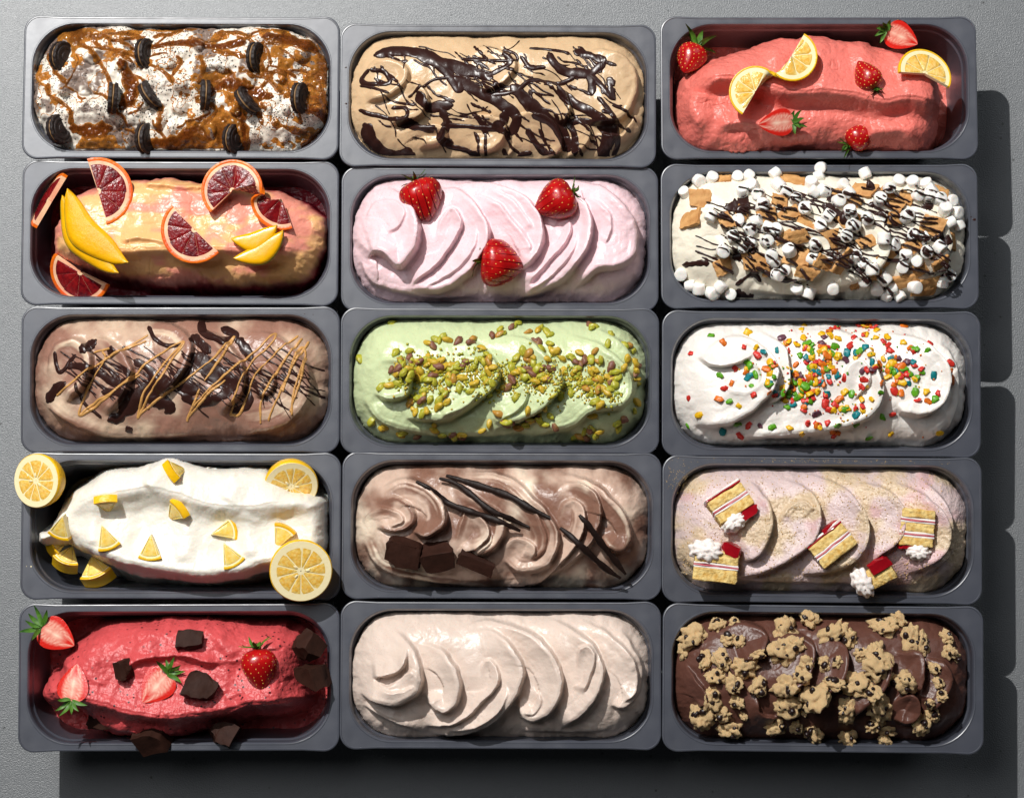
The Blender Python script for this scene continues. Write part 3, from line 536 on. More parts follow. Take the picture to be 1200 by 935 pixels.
for i, (P, r) in enumerate([([(690,200),(740,240),(780,280),(820,290)],10),([(680,250),(650,300),(700,330)],8),([(430,400),(480,360),(560,310),(610,300)],10),([(390,430),(440,410)],6),([(520,350),(600,380),(590,400)],7),([(650,340),(700,370),(780,350),(850,290)],5),([(700,70),(720,120),(790,150),(830,130),(780,105)],4),([(840,140),(870,180),(890,220)],5),([(680,130),(715,165),(745,190)],5.5),
    ([(300,190),(340,150)],5.5),([(405,175),(405,205)],5.5),([(170,360),(200,330),(240,300)],6),([(520,100),(560,150),(600,170),(650,165)],2.6),([(250,240),(330,250),(420,300),(480,290)],4),([(370,330),(440,340),(470,390)],4),([(280,300),(300,360),(360,420)],2.4),([(450,450),(460,470)],4),([(480,220),(540,260),(580,330)],4),([(870,310),(880,370),(820,400)],4),([(200,190),(220,260),(280,200)],2.5)]): t = f.dribble(t, P, r*1.12 if r > 3.5 else r, 1.3, .18, seed=i)
for i in range(110):
    x = -132+i*2.45+r_.gauss(0, 4); y = r_.uniform(0, 34)+8*math.sin(i*.7); l = r_.uniform(30, 62); a = r_.uniform(-.75, -.45); P = []
    for k in range(6): P.append((x, y)); x += l/5*math.cos(a); y += l/5*math.sin(a); a += r_.gauss(0, .12)
    t = f.dribble(t, np.array(P), r_.choice([.7, .9, 1.2]), 1.0, .3, raw=True, seed=i+30)
f.sauce('chocolate_sauce', np.where(sd_open(f.X, f.Y, 14) < -4, t, -2), M_CHOC, 'thin dark chocolate sauce stripes and pools on the brown marbled ice cream', 'sauce')
f.h = f.h+np.clip(t, 0, 2); t = np.full(f.X.shape, -2.0)
for i, P in enumerate([[(525,130),(430,190),(330,250),(210,345)],[(370,190),(380,215),(330,300),(290,410),(400,340),(500,270)],[(290,410),(340,370),(440,310),(540,220),(655,155),(610,230),(540,330),(490,420),(520,330),(600,220),(655,160)],[(490,415),(560,360),(660,290),(760,210),(828,135),(800,190),(730,290)],[(710,320),(665,430),(690,380),(790,280),(900,190),(968,125),(960,160),(890,230),(840,330),(810,410)],
    [(810,410),(850,400),(900,280),(980,190),(1050,130)],[(920,440),(930,350),(1000,230),(1065,140)],[(950,430),(1010,290),(1085,150)],[(1030,410),(1040,330),(1075,210),(1055,180),(1000,330)],[(665,425),(740,340),(800,290)],[(1025,400),(1060,300),(1080,210)],[(340,190),(400,180)],[(450,180),(520,150)]]): t = f.dribble(t, P, 1.35, 1.5, .3, seed=i+3)
f.sauce('peanut_sauce', t, M_PNUT, 'golden peanut sauce zigzag drizzled on the brown marbled ice cream', 'sauce')
# ---- sandwich cookies
M_WAF = mat('black_cookie', lin(38, 27, 25), .6, bump=.0006, bscale=500, var=.35, vscale=200)
M_CRM = mat('cookie_filling', lin(138, 104, 66), .5, var=.2, vscale=90)
def cookie():
    o = thing('sandwich_cookie', '', 'cookie')
    R = .0178; pr = [(0, .0), (R*.9, 0), (R, .0008), (R, .003), (R*.97, .0042), (R*.9, .0044), (R*.86, .0038), (R*.74, .0038), (R*.70, .0045), (R*.58, .0045), (R*.54, .0038), (R*.3, .0038), (R*.26, .0046), (0, .0048)]
    w_ = mesh_of(lathe(pr, 64, lambda k, i: (1+.022*(1 if (i//2) % 2 else -1)) if 2 <= k <= 5 else 1)); w_.set_sharp_from_angle(angle=math.radians(35))
    a = link('wafer', w_, o, M_WAF); a.location.z = .0009; b = link('wafer', w_, o, M_WAF); b.rotation_euler.x = math.pi; b.location.z = -.0009
    bm = lathe([(0, -.0009), (R*.92, -.0009), (R*.95, 0), (R*.92, .0009), (0, .0009)], 40); jitter(bm, .0004, .004); link('filling', mesh_of(bm), o, M_CRM); return o
CK = ['black sandwich cookie at the outer end of the caramel ice cream, by the back rim', 'black sandwich cookie at the back rim above the two leaning together cookies', 'black sandwich cookie at the back rim close behind the slanted cookie', 'upright black sandwich cookie showing its pale filling beside a slanted one',
 'slanted black sandwich cookie next to an upright one with pale filling', 'black sandwich cookie with a bright cream line in the middle of the caramel', 'slanted black sandwich cookie between an upright one and the far end of the caramel', 'black sandwich cookie nearest the neighbouring coffee tub in the caramel ice cream',
 'black sandwich cookie at the outer end of the caramel ice cream, by the front rim', 'black sandwich cookie at the front rim below the slanted one beside pale filling', 'broad black sandwich cookie at the front rim leaning in the thick caramel']
proto = cookie(); f = FD['A1']
for i, (x, y, a, tl, lf, lb) in enumerate([(218,200,8,60,.004,''),(512,190,0,68,.004,''),(900,203,4,72,.003,''),(396,345,4,78,.002,''),(530,335,-33,74,.002,''),(720,335,2,76,.002,''),(870,355,-37,70,.001,''),(1054,345,4,74,.003,''),(208,455,-6,58,.004,''),(512,487,4,70,.002,''),(823,487,8,62,.003,'')]):
    o = proto if i == 0 else copy_tree(proto); p, n = f.spot(x, y, lf)
    M = Matrix.Translation(p) @ Matrix.Rotation(math.radians(-a), 4, 'Z') @ Matrix.Rotation(math.radians(tl if i not in (3, 5) else -tl), 4, 'Y') @ Matrix.Rotation(random.uniform(0, 6), 4, 'Z')
    o.matrix_world = M; tag(o, CK[i], 'cookie', 'sandwich cookies in the caramel ice cream')
# ---- citrus
M_LRIND = mat('lemon_rind', lin(244, 190, 18), .35, bump=.0007, bscale=260, var=.12, vscale=60, sss=.15, sscale=.003)
M_LPITH = mat('lemon_pith', lin(244, 228, 180), .6, bump=.0003, bscale=300)
M_LFLESH = mat('lemon_flesh', lin(238, 178, 62), .16, bump=.0009, bscale=330, var=.3, vscale=240, col2=lin(246, 212, 128), sss=.4, sscale=.006, coat=.3)
M_ORIND = mat('orange_rind', lin(236, 122, 14), .35, bump=.0007, bscale=260, var=.2, vscale=40, col2=lin(226, 86, 24), sss=.15, sscale=.003)
M_OPITH = mat('orange_pith', lin(248, 214, 170), .5, var=.5, vscale=38, col2=lin(238, 156, 126), bump=.0003, bscale=300)
M_OFLESH = mat('blood_orange_flesh', lin(84, 7, 18), .22, spec=.5, bump=.0009, bscale=300, var=.6, vscale=120, col2=lin(142, 24, 26), sss=.2, sscale=.002)
M_LPALE = mat('lemon_flesh_pale', lin(244, 200, 84), .2, bump=.0006, bscale=330, var=.2, vscale=200, col2=lin(248, 220, 140), sss=.4, sscale=.006, coat=.2); LEM = (M_LRIND, M_LPITH, M_LFLESH); ORA = (M_ORIND, M_OPITH, M_OFLESH)
def sector(r0, r1, a0, a1, z0, z1, na, nr, gap=0., edge=0., mp=None, both=False):
    mp = mp or (lambda r, a, z: (r*math.cos(a), r*math.sin(a), z)); V = []; Q = []; idx = lambda s, i, j: (s*(na+1)+i)*(nr+1)+j
    for s in (0, 1):
        for i in range(na+1):
            for j in range(nr+1):
                r = r0+(r1-r0)*j/nr; g = min(gap/max(r, 1e-6), (a1-a0)*.48); a = a0+g+(a1-a0-2*g)*i/na
                e = (edge if (i in (0, na) or j in (0, nr)) else 0)
                V.append(mp(r, a, (z1-e) if s else (z0+(e if both else 0))))
    for i in range(na):
        for j in range(nr):
            Q.append((idx(1, i, j), idx(1, i, j+1), idx(1, i+1, j+1), idx(1, i+1, j))); Q.append((idx(0, i, j), idx(0, i+1, j), idx(0, i+1, j+1), idx(0, i, j+1)))
        Q.append((idx(0, i, nr), idx(0, i+1, nr), idx(1, i+1, nr), idx(1, i, nr))); Q.append((idx(0, i, 0), idx(1, i, 0), idx(1, i+1, 0), idx(0, i+1, 0)))
    for j in range(nr):
        Q.append((idx(0, 0, j), idx(0, 0, j+1), idx(1, 0, j+1), idx(1, 0, j))); Q.append((idx(0, na, j), idx(1, na, j), idx(1, na, j+1), idx(0, na, j+1)))
    me = np_mesh(V, Q); me.set_sharp_from_angle(angle=math.radians(40)); return me
def citrus(o, ms, r, th, a0, a1, nseg, mp=None, pith=.80, rind=.93, seed=0, off=.5):
    a0 = math.radians(a0); a1 = math.radians(a1); n = max(8, int((a1-a0)*9)); q = th/2
    m_ = sector(r*rind, r, a0, a1, -q, q, n, 3, mp=mp, edge=r*.012, both=True); link('rind', m_, o, ms[0])
    link('pith', sector(r*.02, r*rind, a0, a1, -q*.84, q*.84, n, 6, mp=mp), o, ms[1])
    st = 2*math.pi/nseg; k0 = math.floor((a0)/st-off); k = k0
    while True:
        s0 = (k+off)*st; s1 = s0+st; k += 1
        if s0 >= a1-.06: break
        b0 = max(s0, a0); b1 = min(s1, a1)
        if b1-b0 < .1: continue
        g = r*(.002 if ms is ORA else .009)
        link('segment', sector(r*.09, r*(pith-.012*((k*7) % 3)), b0, b1, -q*1.0-.0003, q*1.0+.0003, max(3, int((b1-b0)*10)), 5, gap=g, edge=.0007, mp=mp, both=True), o, ms[2])
def twist(R1, R2, th1, sgn, w=.2, asplit=0., lift=.0):
    """S-twisted wheel: angle a<0 follows one arc, a>0 the other; the wall of the wheel turns over between them"""
    def mp(r, a, z):
        R = R1 if a < 0 else R2
        psi = math.pi*float(sstep(-w, w, a))
        if a <= 0: c = Vector((-R1, 0, 0))+R1*Vector((math.cos(a), sgn*math.sin(a), 0)); nn = -Vector((math.cos(a), sgn*math.sin(a), 0))
        else: c = Vector((R2, 0, 0))+R2*Vector((-math.cos(a), sgn*math.sin(a), 0)); nn = Vector((-math.cos(a), sgn*math.sin(a), 0))
        # nn always points to the side of the first arc's centre
        if a <= 0: inn = nn
        else: inn = nn
        d = inn*math.cos(psi)-UP*math.sin(psi); up = UP*math.cos(psi)+inn*math.sin(psi)
        if a > 0: d = inn*math.cos(psi)-UP*math.sin(psi)
        dep = (R-r)
        if abs(a) < w: dep = min(dep, R*.55+R*.45*abs(a)/w)
        return tuple(c+d*dep+up*z+UP*lift*math.cos(min(abs(a), 1.5)))
    return mp
f = FD['A3']
p, n = f.spot(438, 262, .012); o = thing('lemon_slice', 'thin lemon slice twisted in an S on the coral sorbet', 'lemon', pose(p, UP, 45, (0, 0, 0)))
citrus(o, LEM, .0300, .0045, -195, 195, 9, mp=twist(.0300, .0300, 0, -1, w=.3, lift=.004))
p, n = f.spot(970, 262, .010); o = thing('lemon_slice', 'lemon half slice with an open arc leaning off the end of the coral sorbet', 'lemon', pose(p, soft(n, .6), 90, (6, 10, 0)))
citrus(o, LEM, .0325, .005, -118, 92, 9)
f = FD['B1']
for x, y, ph, ex, R, a0, a1, lf, lb in [(352,140,17,(0,8,0),.0400,-92,92,.013,'blood orange half slice standing behind the large mango slices'), (692,275,225,(0,3,0),.0390,-92,92,.017,'blood orange half slice lying flat between the mango and the twisted slice'),
    (178,168,150,(0,62,0),.036,-92,92,.004,'blood orange half slice tipped on edge over the tub rim'), (282,415,240,(0,26,0),.0375,-95,95,-.004,'blood orange half slice sunk beside the sorbet in the tub corner')]:
    p, n = f.spot(x, y, 0)
    if p.z < H-.01: p = PX(f.pan.crop[0]+x*S3, f.pan.crop[1]+y*S3, H+.004)
    p.z = max(p.z, H-.004)+lf; o = thing('blood_orange_slice', lb, 'blood orange', pose(p, UP, ph, ex)); citrus(o, ORA, R, .0065, a0, a1, 10, seed=x, pith=.82, rind=.9)
p, n = f.spot(925, 150, .020); o = thing('blood_orange_slice', 'blood orange slice twisted into a large and a small loop over the sorbet', 'blood orange', pose(p, UP, -10, (0, 0, 0)))
citrus(o, ORA, .036, .006, -235, 120, 10, mp=twist(.036, .0225, 0, -1, w=.45, lift=.006), pith=.82, rind=.9)
# ---- mango
M_MANGO = mat('mango_flesh', lin(246, 182, 10), .28, bump=.0004, bscale=200, var=.15, vscale=50, sss=.3, sscale=.005, coat=.2); M_MSKIN = mat('mango_skin', lin(176, 156, 30), .4, var=.4, vscale=50, col2=lin(100, 130, 30))
def mango(lb, x, y, ph, L, W, lift, th=.006, ex=(0, 0, 0)):
    p, n = f.spot(x, y, lift); o = thing('mango_slice', lb, 'mango', pose(p, UP, ph, ex)); na = 28
    def prof(t, s): x_ = (t-.5)*L; y_ = -W*s*(math.sin(math.pi*t)**.72); return x_, y_
    V = []; Q = []; nr = 6
    for s in (0, 1):
        for i in range(na+1):
            for j in range(nr+1):
                x_, y_ = prof(i/na, j/nr); V.append((x_, y_+.0015*(L/.112)**2*math.sin(i*.4), (th/2-.0012*(j == nr)-.0006*(j == 0)+.0008*math.sin(3.14*j/nr)) if s else -th/2-.004*math.sin(3.14*j/nr)*0))
    idx = lambda s, i, j: (s*(na+1)+i)*(nr+1)+j
    for i in range(na):
        for j in range(nr): Q += [(idx(1, i, j), idx(1, i+1, j), idx(1, i+1, j+1), idx(1, i, j+1)), (idx(0, i, j), idx(0, i, j+1), idx(0, i+1, j+1), idx(0, i+1, j))]
        Q += [(idx(0, i, 0), idx(0, i+1, 0), idx(1, i+1, 0), idx(1, i, 0)), (idx(0, i, nr), idx(1, i, nr), idx(1, i+1, nr), idx(0, i+1, nr))]
    link('flesh', np_mesh(V, Q), o, M_MANGO)
    V = []; Q = []
    for i in range(na+1):
        x_, y_ = prof(i/na, 1); y_ += .0015*(L/.112)**2*math.sin(i*.4)
        for dy, z in ((.0001, -th/2-.0003), (-.0008, -th/2), (-.0008, th/2-.002), (.0001, th/2-.0014)): V.append((x_, y_+dy, z))
    for i in range(na):
        for j in range(3): Q.append((i*4+j, i*4+4+j, i*4+5+j, i*4+1+j))
    link('skin', np_mesh(V, Q), o, M_MSKIN)
mango('lower of the two long yellow mango slices on the peach sorbet', 322, 282, -53, .112, .030, .008, ex=(8, 0, 0)); mango('upper of the two long yellow mango slices on the peach sorbet', 348, 252, -49.5, .112, .036, .0155, ex=(5, 0, 0))
mango('lower short mango slice tucked under the twisted blood orange', 908, 318, 30, .066, .023, .008); mango('upper short mango slice tucked under the twisted blood orange', 893, 275, 17, .0555, .024, .016)
# ---- cut lemons on the white sorbet
def lemon_half(lb, x, y, R, tiltdir, tilt, z, spin=0):
    p = PX(f.pan.crop[0]+x*S3, f.pan.crop[1]+y*S3, z); ax = dirv(tiltdir+90)
    o = thing('lemon_half', lb, 'lemon', Matrix.Translation(p) @ Matrix.Rotation(math.radians(tilt), 4, ax) @ Matrix.Rotation(math.radians(spin), 4, 'Z'))
    k = 14; pr = [(R*.965, -.0002)]+[(R*max(.0001, math.cos(t))**.85*1.0, -R*1.05*math.sin(t)-.001) for t in [i/k*math.pi/2 for i in range(k)]]+[(R*.12, -R*1.09), (0, -R*1.14)]
    bm = lathe(pr, 48); jitter(bm, .0004, .012); link('rind', mesh_of(bm), o, M_LRIND)
    link('pith', sector(R*.02, R*.965, 0, 2*math.pi, -.004, .0003, 60, 6), o, M_LPITH); ns = 10
    for i in range(ns):
        a = 2*math.pi*i/ns+.1*math.sin(i*2.3); b = 2*math.pi*(i+1)/ns+.1*math.sin((i+1) % ns*2.3); link('segment', sector(R*.1, R*(.78+.015*math.sin(i*5)), a, b, -.003, .0008, 7, 5, gap=R*.009, edge=.0006), o, M_LFLESH)
    for i in range(3 if R > .03 else 2):
        a = i*2.4+R*100; bm = bmesh.new(); bmesh.ops.create_uvsphere(bm, u_segments=8, v_segments=6, radius=1); s_ = link('seed', mesh_of(bm), o, M_LPITH); s_.scale = (.0028, .0014, .0008); s_.location = (R*.22*math.cos(a), R*.22*math.sin(a), .0008); s_.rotation_euler.z = a
f = FD['D1']
lemon_half('halved lemon standing on the tub corner with its cut face up', 127, 145, .0315, 185, 24, H+.034); lemon_half('largest halved lemon, cut face up, overlapping the white sorbet and the tub rim', 1058, 462, .0362, -55, 14, H+.040, 20)
lemon_half('halved lemon half buried at the back of the white sorbet', 1024, 165, .0315, -70, 30, H+.012, 40)
def wedge(lb, x, y, ph, ex, R=.031, an=52, lift=.003, th=.010, z=None):
    p, n = f.spot(x, y, lift)
    if z is not None: p = PX(f.pan.crop[0]+x*S3, f.pan.crop[1]+y*S3, z)
    o = thing('lemon_wedge', lb, 'lemon', pose(p, soft(n, .4) if z is None else UP, ph, ex) @ Matrix.Translation((-R*.6, 0, 0)))
    citrus(o, (M_LRIND, M_LPITH, M_LPALE), R, th, -an/2, an/2, 9, pith=.84, rind=.90, off=.5)
G = 'small lemon wedges stuck in the white sorbet'
LW = ['lemon wedge at the top of the white sorbet near the back rim, rind outward', 'lemon wedge rind up on the slope facing the standing halved lemon', 'lemon wedge rind up on the middle ridge of the white sorbet', 'pale lemon wedge at the narrow tip of the white sorbet', 'triangular lemon wedge above the lemon chunks in the tub', 'upright triangular lemon wedge between the tip wedges and the middle of the sorbet', 'lemon wedge lying sideways in the hollow of the white sorbet', 'lemon wedge with thick rind on the front edge of the white sorbet', 'lemon wedge tucked behind the largest halved lemon']
for LB, (x, y, ph, ex) in zip(LW, [(615,112,215,(0,-45,0)),(375,222,95,(0,-40,0)),(622,252,40,(0,-38,0)),(215,312,-110,(0,10,0)),(375,352,-70,(0,12,0)),(530,388,-92,(0,14,0)),(795,320,15,(0,12,0)),(812,412,-62,(0,20,0)),(992,335,65,(0,-20,0))]):
    wedge(LB, x, y, ph, ex); o = [q for q in COL.objects if q.name.startswith('lemon_wedge')][-1]; o['group'] = G
for x, y, ph, R, lb in [(236,425,250,.028,'lemon chunk lying low in the tub left of its neighbour'),(342,468,290,.034,'larger lemon chunk lying low in the tub below the white sorbet'),(195,372,200,.02,'tiny lemon chunk peeking out under the white sorbet')]: wedge(lb, x, y, ph, (0, -35, 0), R, 70, z=H-.016, th=.02)
# ---- strawberries
M_BERRY = mat('strawberry_skin', lin(186, 18, 18), .28, spec=.5, coat=.15, var=.3, vscale=60, col2=lin(150, 8, 14), sss=.25, sscale=.003); M_SEED = mat('strawberry_seed', lin(232, 176, 84), .4); M_LEAF = mat('strawberry_leaf', lin(84, 128, 38), .5, var=.4, vscale=120, col2=lin(40, 84, 20)); M_CUT = mat('strawberry_cut', (1, 1, 1, 1), .22, attr=True, bump=.0004, bscale=400, sss=.08, sscale=.002, coat=.3)
def brad(t): return (math.sin(math.pi*min(1, max(0, t))**.62)**.72)   # t 0 at the calyx, 1 at the tip
def berry_body(Lb, Wb, half, cuts=None, seed=0, tip=None):
    n = 36 if not half else 19; m = 22; V = []; r_ = random.Random(seed); S = []
    for k in range(9):
        t = .1+k*.098
        for q in range(max(3, int(15*brad(t)))): S.append((t+r_.uniform(-.01, .01), 2*math.pi*(q+.5*(k % 2))/max(3, int(15*brad(t)))))
    bm = bmesh.new(); R = []
    for j in range(m+1):
        t = j/m; rr = Wb/2*brad(t) if 0 < j < m else .0002; row = []
        for i in range(n if not half else n+1):
            a = 2*math.pi*i/n if not half else math.pi*i/n
            dp = 0
            for (ts, as_) in S:
                da = (a-as_+math.pi) % (2*math.pi)-math.pi; d2 = ((t-ts)*Lb)**2+(da*rr)**2; dp += math.exp(-d2/(.0011**2)*.7)
            q = rr-.0007*min(dp, 1); q *= 1+.05*math.sin(2*a+seed)+.03*math.sin(3*a+t*4)
            row.append(bm.verts.new((Lb*(t-.45), q*math.cos(a), q*math.sin(a)*(-1 if half else 1)*.92)))
        R.append(row)
    nn = len(R[0])
    for A, B in zip(R, R[1:]):
        for i in range(nn if not half else nn-1): bm.faces.new((A[i], A[(i+1) % nn], B[(i+1) % nn], B[i]))
    bmesh.ops.recalc_face_normals(bm, faces=bm.faces)
    if not half:
        bm.faces.new(R[0]); bm.faces.new(R[-1][::-1]); bmesh.ops.recalc_face_normals(bm, faces=bm.faces)
    return bm, S
def berry_seeds(S, Lb, Wb, half, seed, flt=None):
    V = []; Q = []
    for t, a in S:
        if half and not (.1 < a < math.pi-.1): continue
        rr = Wb/2*brad(t)*(1+.05*math.sin(2*a+seed)+.03*math.sin(3*a+t*4))-.0003; sg = -1 if half else 1
        c = Vector((Lb*(t-.45), rr*math.cos(a), rr*math.sin(a)*.92*sg))
        if flt and not flt(c): continue
        nn = Vector((.15 if t > .5 else -.1, math.cos(a), math.sin(a)*sg)).normalized(); x = Vector((1, 0, 0)); x = (x-nn*x.dot(nn)).normalized(); y = nn.cross(x); b = len(V)
        for v in (x*.0013, y*.0007, -x*.0010, -y*.0007): V.append(tuple(c+v-nn*.0002))
        V.append(tuple(c+nn*.0006))
        for i in range(4): Q.append((b+i, b+(i+1) % 4, b+4))
    return np_mesh(V, Q) if Q else None
def leaf_mesh(l, w, curl, seed):
    V = []; Q = []; n = 6
    for i in range(n+1):
        t = i/n; ww = w*math.sin(math.pi*(t*.9+.08))**.8*(1-.3*t); z = curl*l*t*t+.0012*math.sin(t*5+seed)
        for s in (-1, 0, 1): V.append((-l*t, s*ww/2+.0008*math.sin(seed+t*4), z+(0 if s else -.0007)))
    for i in range(n):
        for s in (0, 1): Q.append((i*3+s, i*3+s+1, i*3+s+4, i*3+s+3))
    return np_mesh(V, Q)
def calyx(o, Lb, Wb, k=7, flat=False, seed=0, size=1.0):
    r_ = random.Random(seed+90)
    for i in range(k):
        a = (-80+160*i/(k-1)) if flat else 360*i/k
        me = leaf_mesh(Wb*.52*size*r_.uniform(.75, 1.15), .0055*size, r_.uniform(-.1, .5), i+seed); l = link('leaf', me, o, M_LEAF); l.location = (-Lb*.40, 0, .001 if flat else 0)
        if flat: l.rotation_euler = (r_.uniform(-.6, .6), r_.uniform(-.1, .5), math.radians(a))
        else: l.rotation_euler = Euler((math.radians(a), math.radians(-28)+r_.uniform(-.3, .2), 0), 'XYZ'); l.matrix_local = Matrix.Translation((-Lb*.42, 0, 0)) @ Matrix.Rotation(math.radians(a), 4, 'X') @ Matrix.Rotation(math.radians(r_.uniform(35, 70)), 4, 'Y')
    st = lathe([(0, 0), (.0012, 0), (.001, .008), (0, .0085)], 8); s_ = link('stalk', mesh_of(st), o, M_LEAF); s_.location = (-Lb*.42, 0, 0); s_.rotation_euler = (0, math.radians(-90), .2)
def strawberry(lb, f, x, y, ph, Lb=.034, Wb=.028, half=False, lift=None, ex=(0, 0, 0), seed=0, z=None, cal=True, csize=1.0):
    p, n = f.spot(x, y, (0.001 if half else Wb*.28) if lift is None else lift)
    if z is not None: p = PX(f.pan.crop[0]+x*f.pan.crop[2], f.pan.crop[1]+y*f.pan.crop[2], z)
    o = thing('strawberry', lb, 'strawberry', pose(p, soft(n, .45) if z is None else UP, ph, ex)); bm, S = berry_body(Lb, Wb, half, seed=seed)
    link('flesh' if half else 'body', mesh_of(bm), o, M_BERRY); s_ = berry_seeds(S, Lb, Wb, half, seed)
    tag(link('seeds', s_, o, M_SEED), kind='stuff')
    if half:
        V = []; C = []; Q = []; m = 26; k = 16
        for j in range(m+1):
            t = j/m; rr = Wb/2*brad(t)*1.03 if 0 < j < m else .0002
            for i in range(k+1):
                s = -1+2*i/k; V.append((Lb*(t-.45), rr*s, .0006*(1-s**4)*math.sin(math.pi*t)+.0001)); e = abs(s)
                core = max(0, 1-abs(s)*2.6)*max(0, math.sin(math.pi*min(1, t*1.25)))
                ring = max(0, 1-abs(e-.45)/.28); streak = .5+.5*math.sin((math.atan2(s, (t-.3)*1.6))*26)
                wv = min(1, .7*ring*(.35+.8*streak)+1.0*core*(.6+.4*abs(math.sin(t*9)))); 
                if t < .12: wv = max(wv, .75*(1-t/.12)*(1-e*.5))
                a = np.array(lin(214, 40, 30)[:3]); b = np.array(lin(255, 222, 196)[:3]); C.append(a*(1-wv)+b*wv)
        for j in range(m):
            for i in range(k): Q.append((j*(k+1)+i, (j+1)*(k+1)+i, (j+1)*(k+1)+i+1, j*(k+1)+i+1))
        me = np_mesh(V, Q); at = me.color_attributes.new('col', 'FLOAT_COLOR', 'POINT'); C = np.array(C); at.data.foreach_set('color', np.concatenate([C, np.ones((len(C), 1))], 1).astype(np.float32).ravel()); link('cut_face', me, o, M_CUT)
    if cal: calyx(o, Lb, Wb, 6 if half else 8, half, seed, csize)
    return o
f = FD['A3']
strawberry('whole strawberry with a bushy green calyx in the corner of the coral sorbet tub', f, 148, 205, 245, .041, .034, z=H+.002, seed=1, csize=1.5, ex=(0,-20,0)); strawberry('cut strawberry lying behind the coral sorbet against the tub rim', f, 885, 128, -25, .041, .033, half=True, z=H+.006, seed=2, ex=(25, 0, 0))
strawberry('small half strawberry skin side up beside the open lemon arc', f, 768, 268, 118, .038, .031, lift=.003, seed=3); strawberry('halved strawberry with its pale cut face up in the shade below the twisted lemon', f, 455, 432, 188, .043, .031, half=True, seed=4, lift=.008, ex=(-20, 0, 0)); strawberry('dark red strawberry seed side up at the foot of the coral sorbet', f, 745, 475, 40, .042, .036, z=H+.008, seed=5)
f = FD['E1']
strawberry('halved strawberry with its cut face up on the corner of the red sorbet tub', f, 195, 145, -30, .046, .038, half=True, z=H+.012, seed=6, csize=1.2); strawberry('halved strawberry pointing to the back with its leaves at the sorbet edge', f, 258, 322, 84, .044, .036, half=True, lift=.004, seed=7)
strawberry('halved strawberry between two chocolate chunks on the red sorbet', f, 552, 325, 230, .045, .038, half=True, lift=.004, seed=8, csize=1.1); strawberry('whole glossy strawberry pushed into the red sorbet with its tip down', f, 912, 262, -84, .050, .040, lift=.008, seed=9, ex=(0, 12, 0))
def fan_berry(lb, f, x, y, ph, Lb, Wb, seed, ns=7):
    p, n = f.spot(x, y, .009); o = thing('strawberry', lb, 'strawberry', pose(p, soft(n, .6), ph))
    for k in range(ns):
        bm, S = berry_body(Lb, Wb*1.12, False, seed=seed); y0 = -Wb*.56+Wb*1.12*k/ns; y1 = y0+Wb*1.12/ns
        for yy, s in ((y0, -1), (y1, 1)):
            q = bmesh.ops.bisect_plane(bm, geom=bm.verts[:]+bm.edges[:]+bm.faces[:], plane_co=(0, yy, 0), plane_no=(0, s, 0), clear_outer=True); ed = [g for g in q['geom_cut'] if isinstance(g, bmesh.types.BMEdge)]
            if len(ed) > 2: bmesh.ops.contextual_create(bm, geom=ed)
        bmesh.ops.recalc_face_normals(bm, faces=bm.faces); me = mesh_of(bm); me.set_sharp_from_angle(angle=math.radians(45))
        s_ = link('slice', me, o, M_BERRY); c = k-(ns-1)/2
        s_.matrix_local = Matrix.Translation((-Lb*.42, 0, 0)) @ Matrix.Rotation(c*.022, 4, 'Z') @ Matrix.Rotation(-.05*k+.15, 4, 'Y') @ Matrix.Translation((Lb*.42, c*.00005, -.0004*k+.001))
        sm = berry_seeds(S, Lb, Wb*1.12, False, seed, lambda c_: y0 < c_.y < y1 and c_.z > -.004)
        if sm: tag(link('seeds', sm, s_, M_SEED), kind='stuff')
    calyx(o, Lb, Wb, 7, False, seed, .9)
f = FD['B2']
fan_berry('fanned sliced strawberry at the back edge of the pink ice cream, calyx towards the rim', f, 312, 160, -72, .050, .046, 11); fan_berry('fanned sliced strawberry near the far end of the pink ice cream, calyx to the end', f, 785, 165, 205, .050, .043, 12); fan_berry('largest fanned strawberry at the front of the pink ice cream between two folds', f, 588, 388, -8, .050, .048, 13)
# ---- dark chocolate chunks
M_DARK = mat('dark_chocolate_chunk', lin(54, 32, 25), .6, spec=.12, bump=.0006, bscale=180, var=.3, vscale=90)
def chunk(lb, f, x, y, sx, sy, sz, seed, ph=0, ex=(0, 0, 0), lift=0., z=None, cuts=6):
    p, n = f.spot(x, y, lift)
    if z is not None: p = PX(f.pan.crop[0]+x*f.pan.crop[2], f.pan.crop[1]+y*f.pan.crop[2], z)
    o = link('chocolate_chunk', chunk_mesh(sx, sy, sz, seed, cuts), None, M_DARK); o.matrix_world = pose(p, soft(n, .5), ph, ex); return tag(o, lb, 'chocolate')
f = FD['D2']
chunk('square dark chocolate chunk set against the first swirl of the marbled ice cream', f, 250, 375, .040, .036, .020, 1, -8, (10, -8, 0), .010, cuts=5); chunk('rough faced dark chocolate chunk between two others on the marbled ice cream', f, 370, 395, .040, .028, .024, 2, 20, (25, 0, 0), .008, cuts=6); chunk('flat dark chocolate shard pointing towards the middle of the marbled ice cream', f, 508, 425, .048, .022, .014, 3, -24, (10, 0, 0), .008, cuts=5)
f = FD['E1']
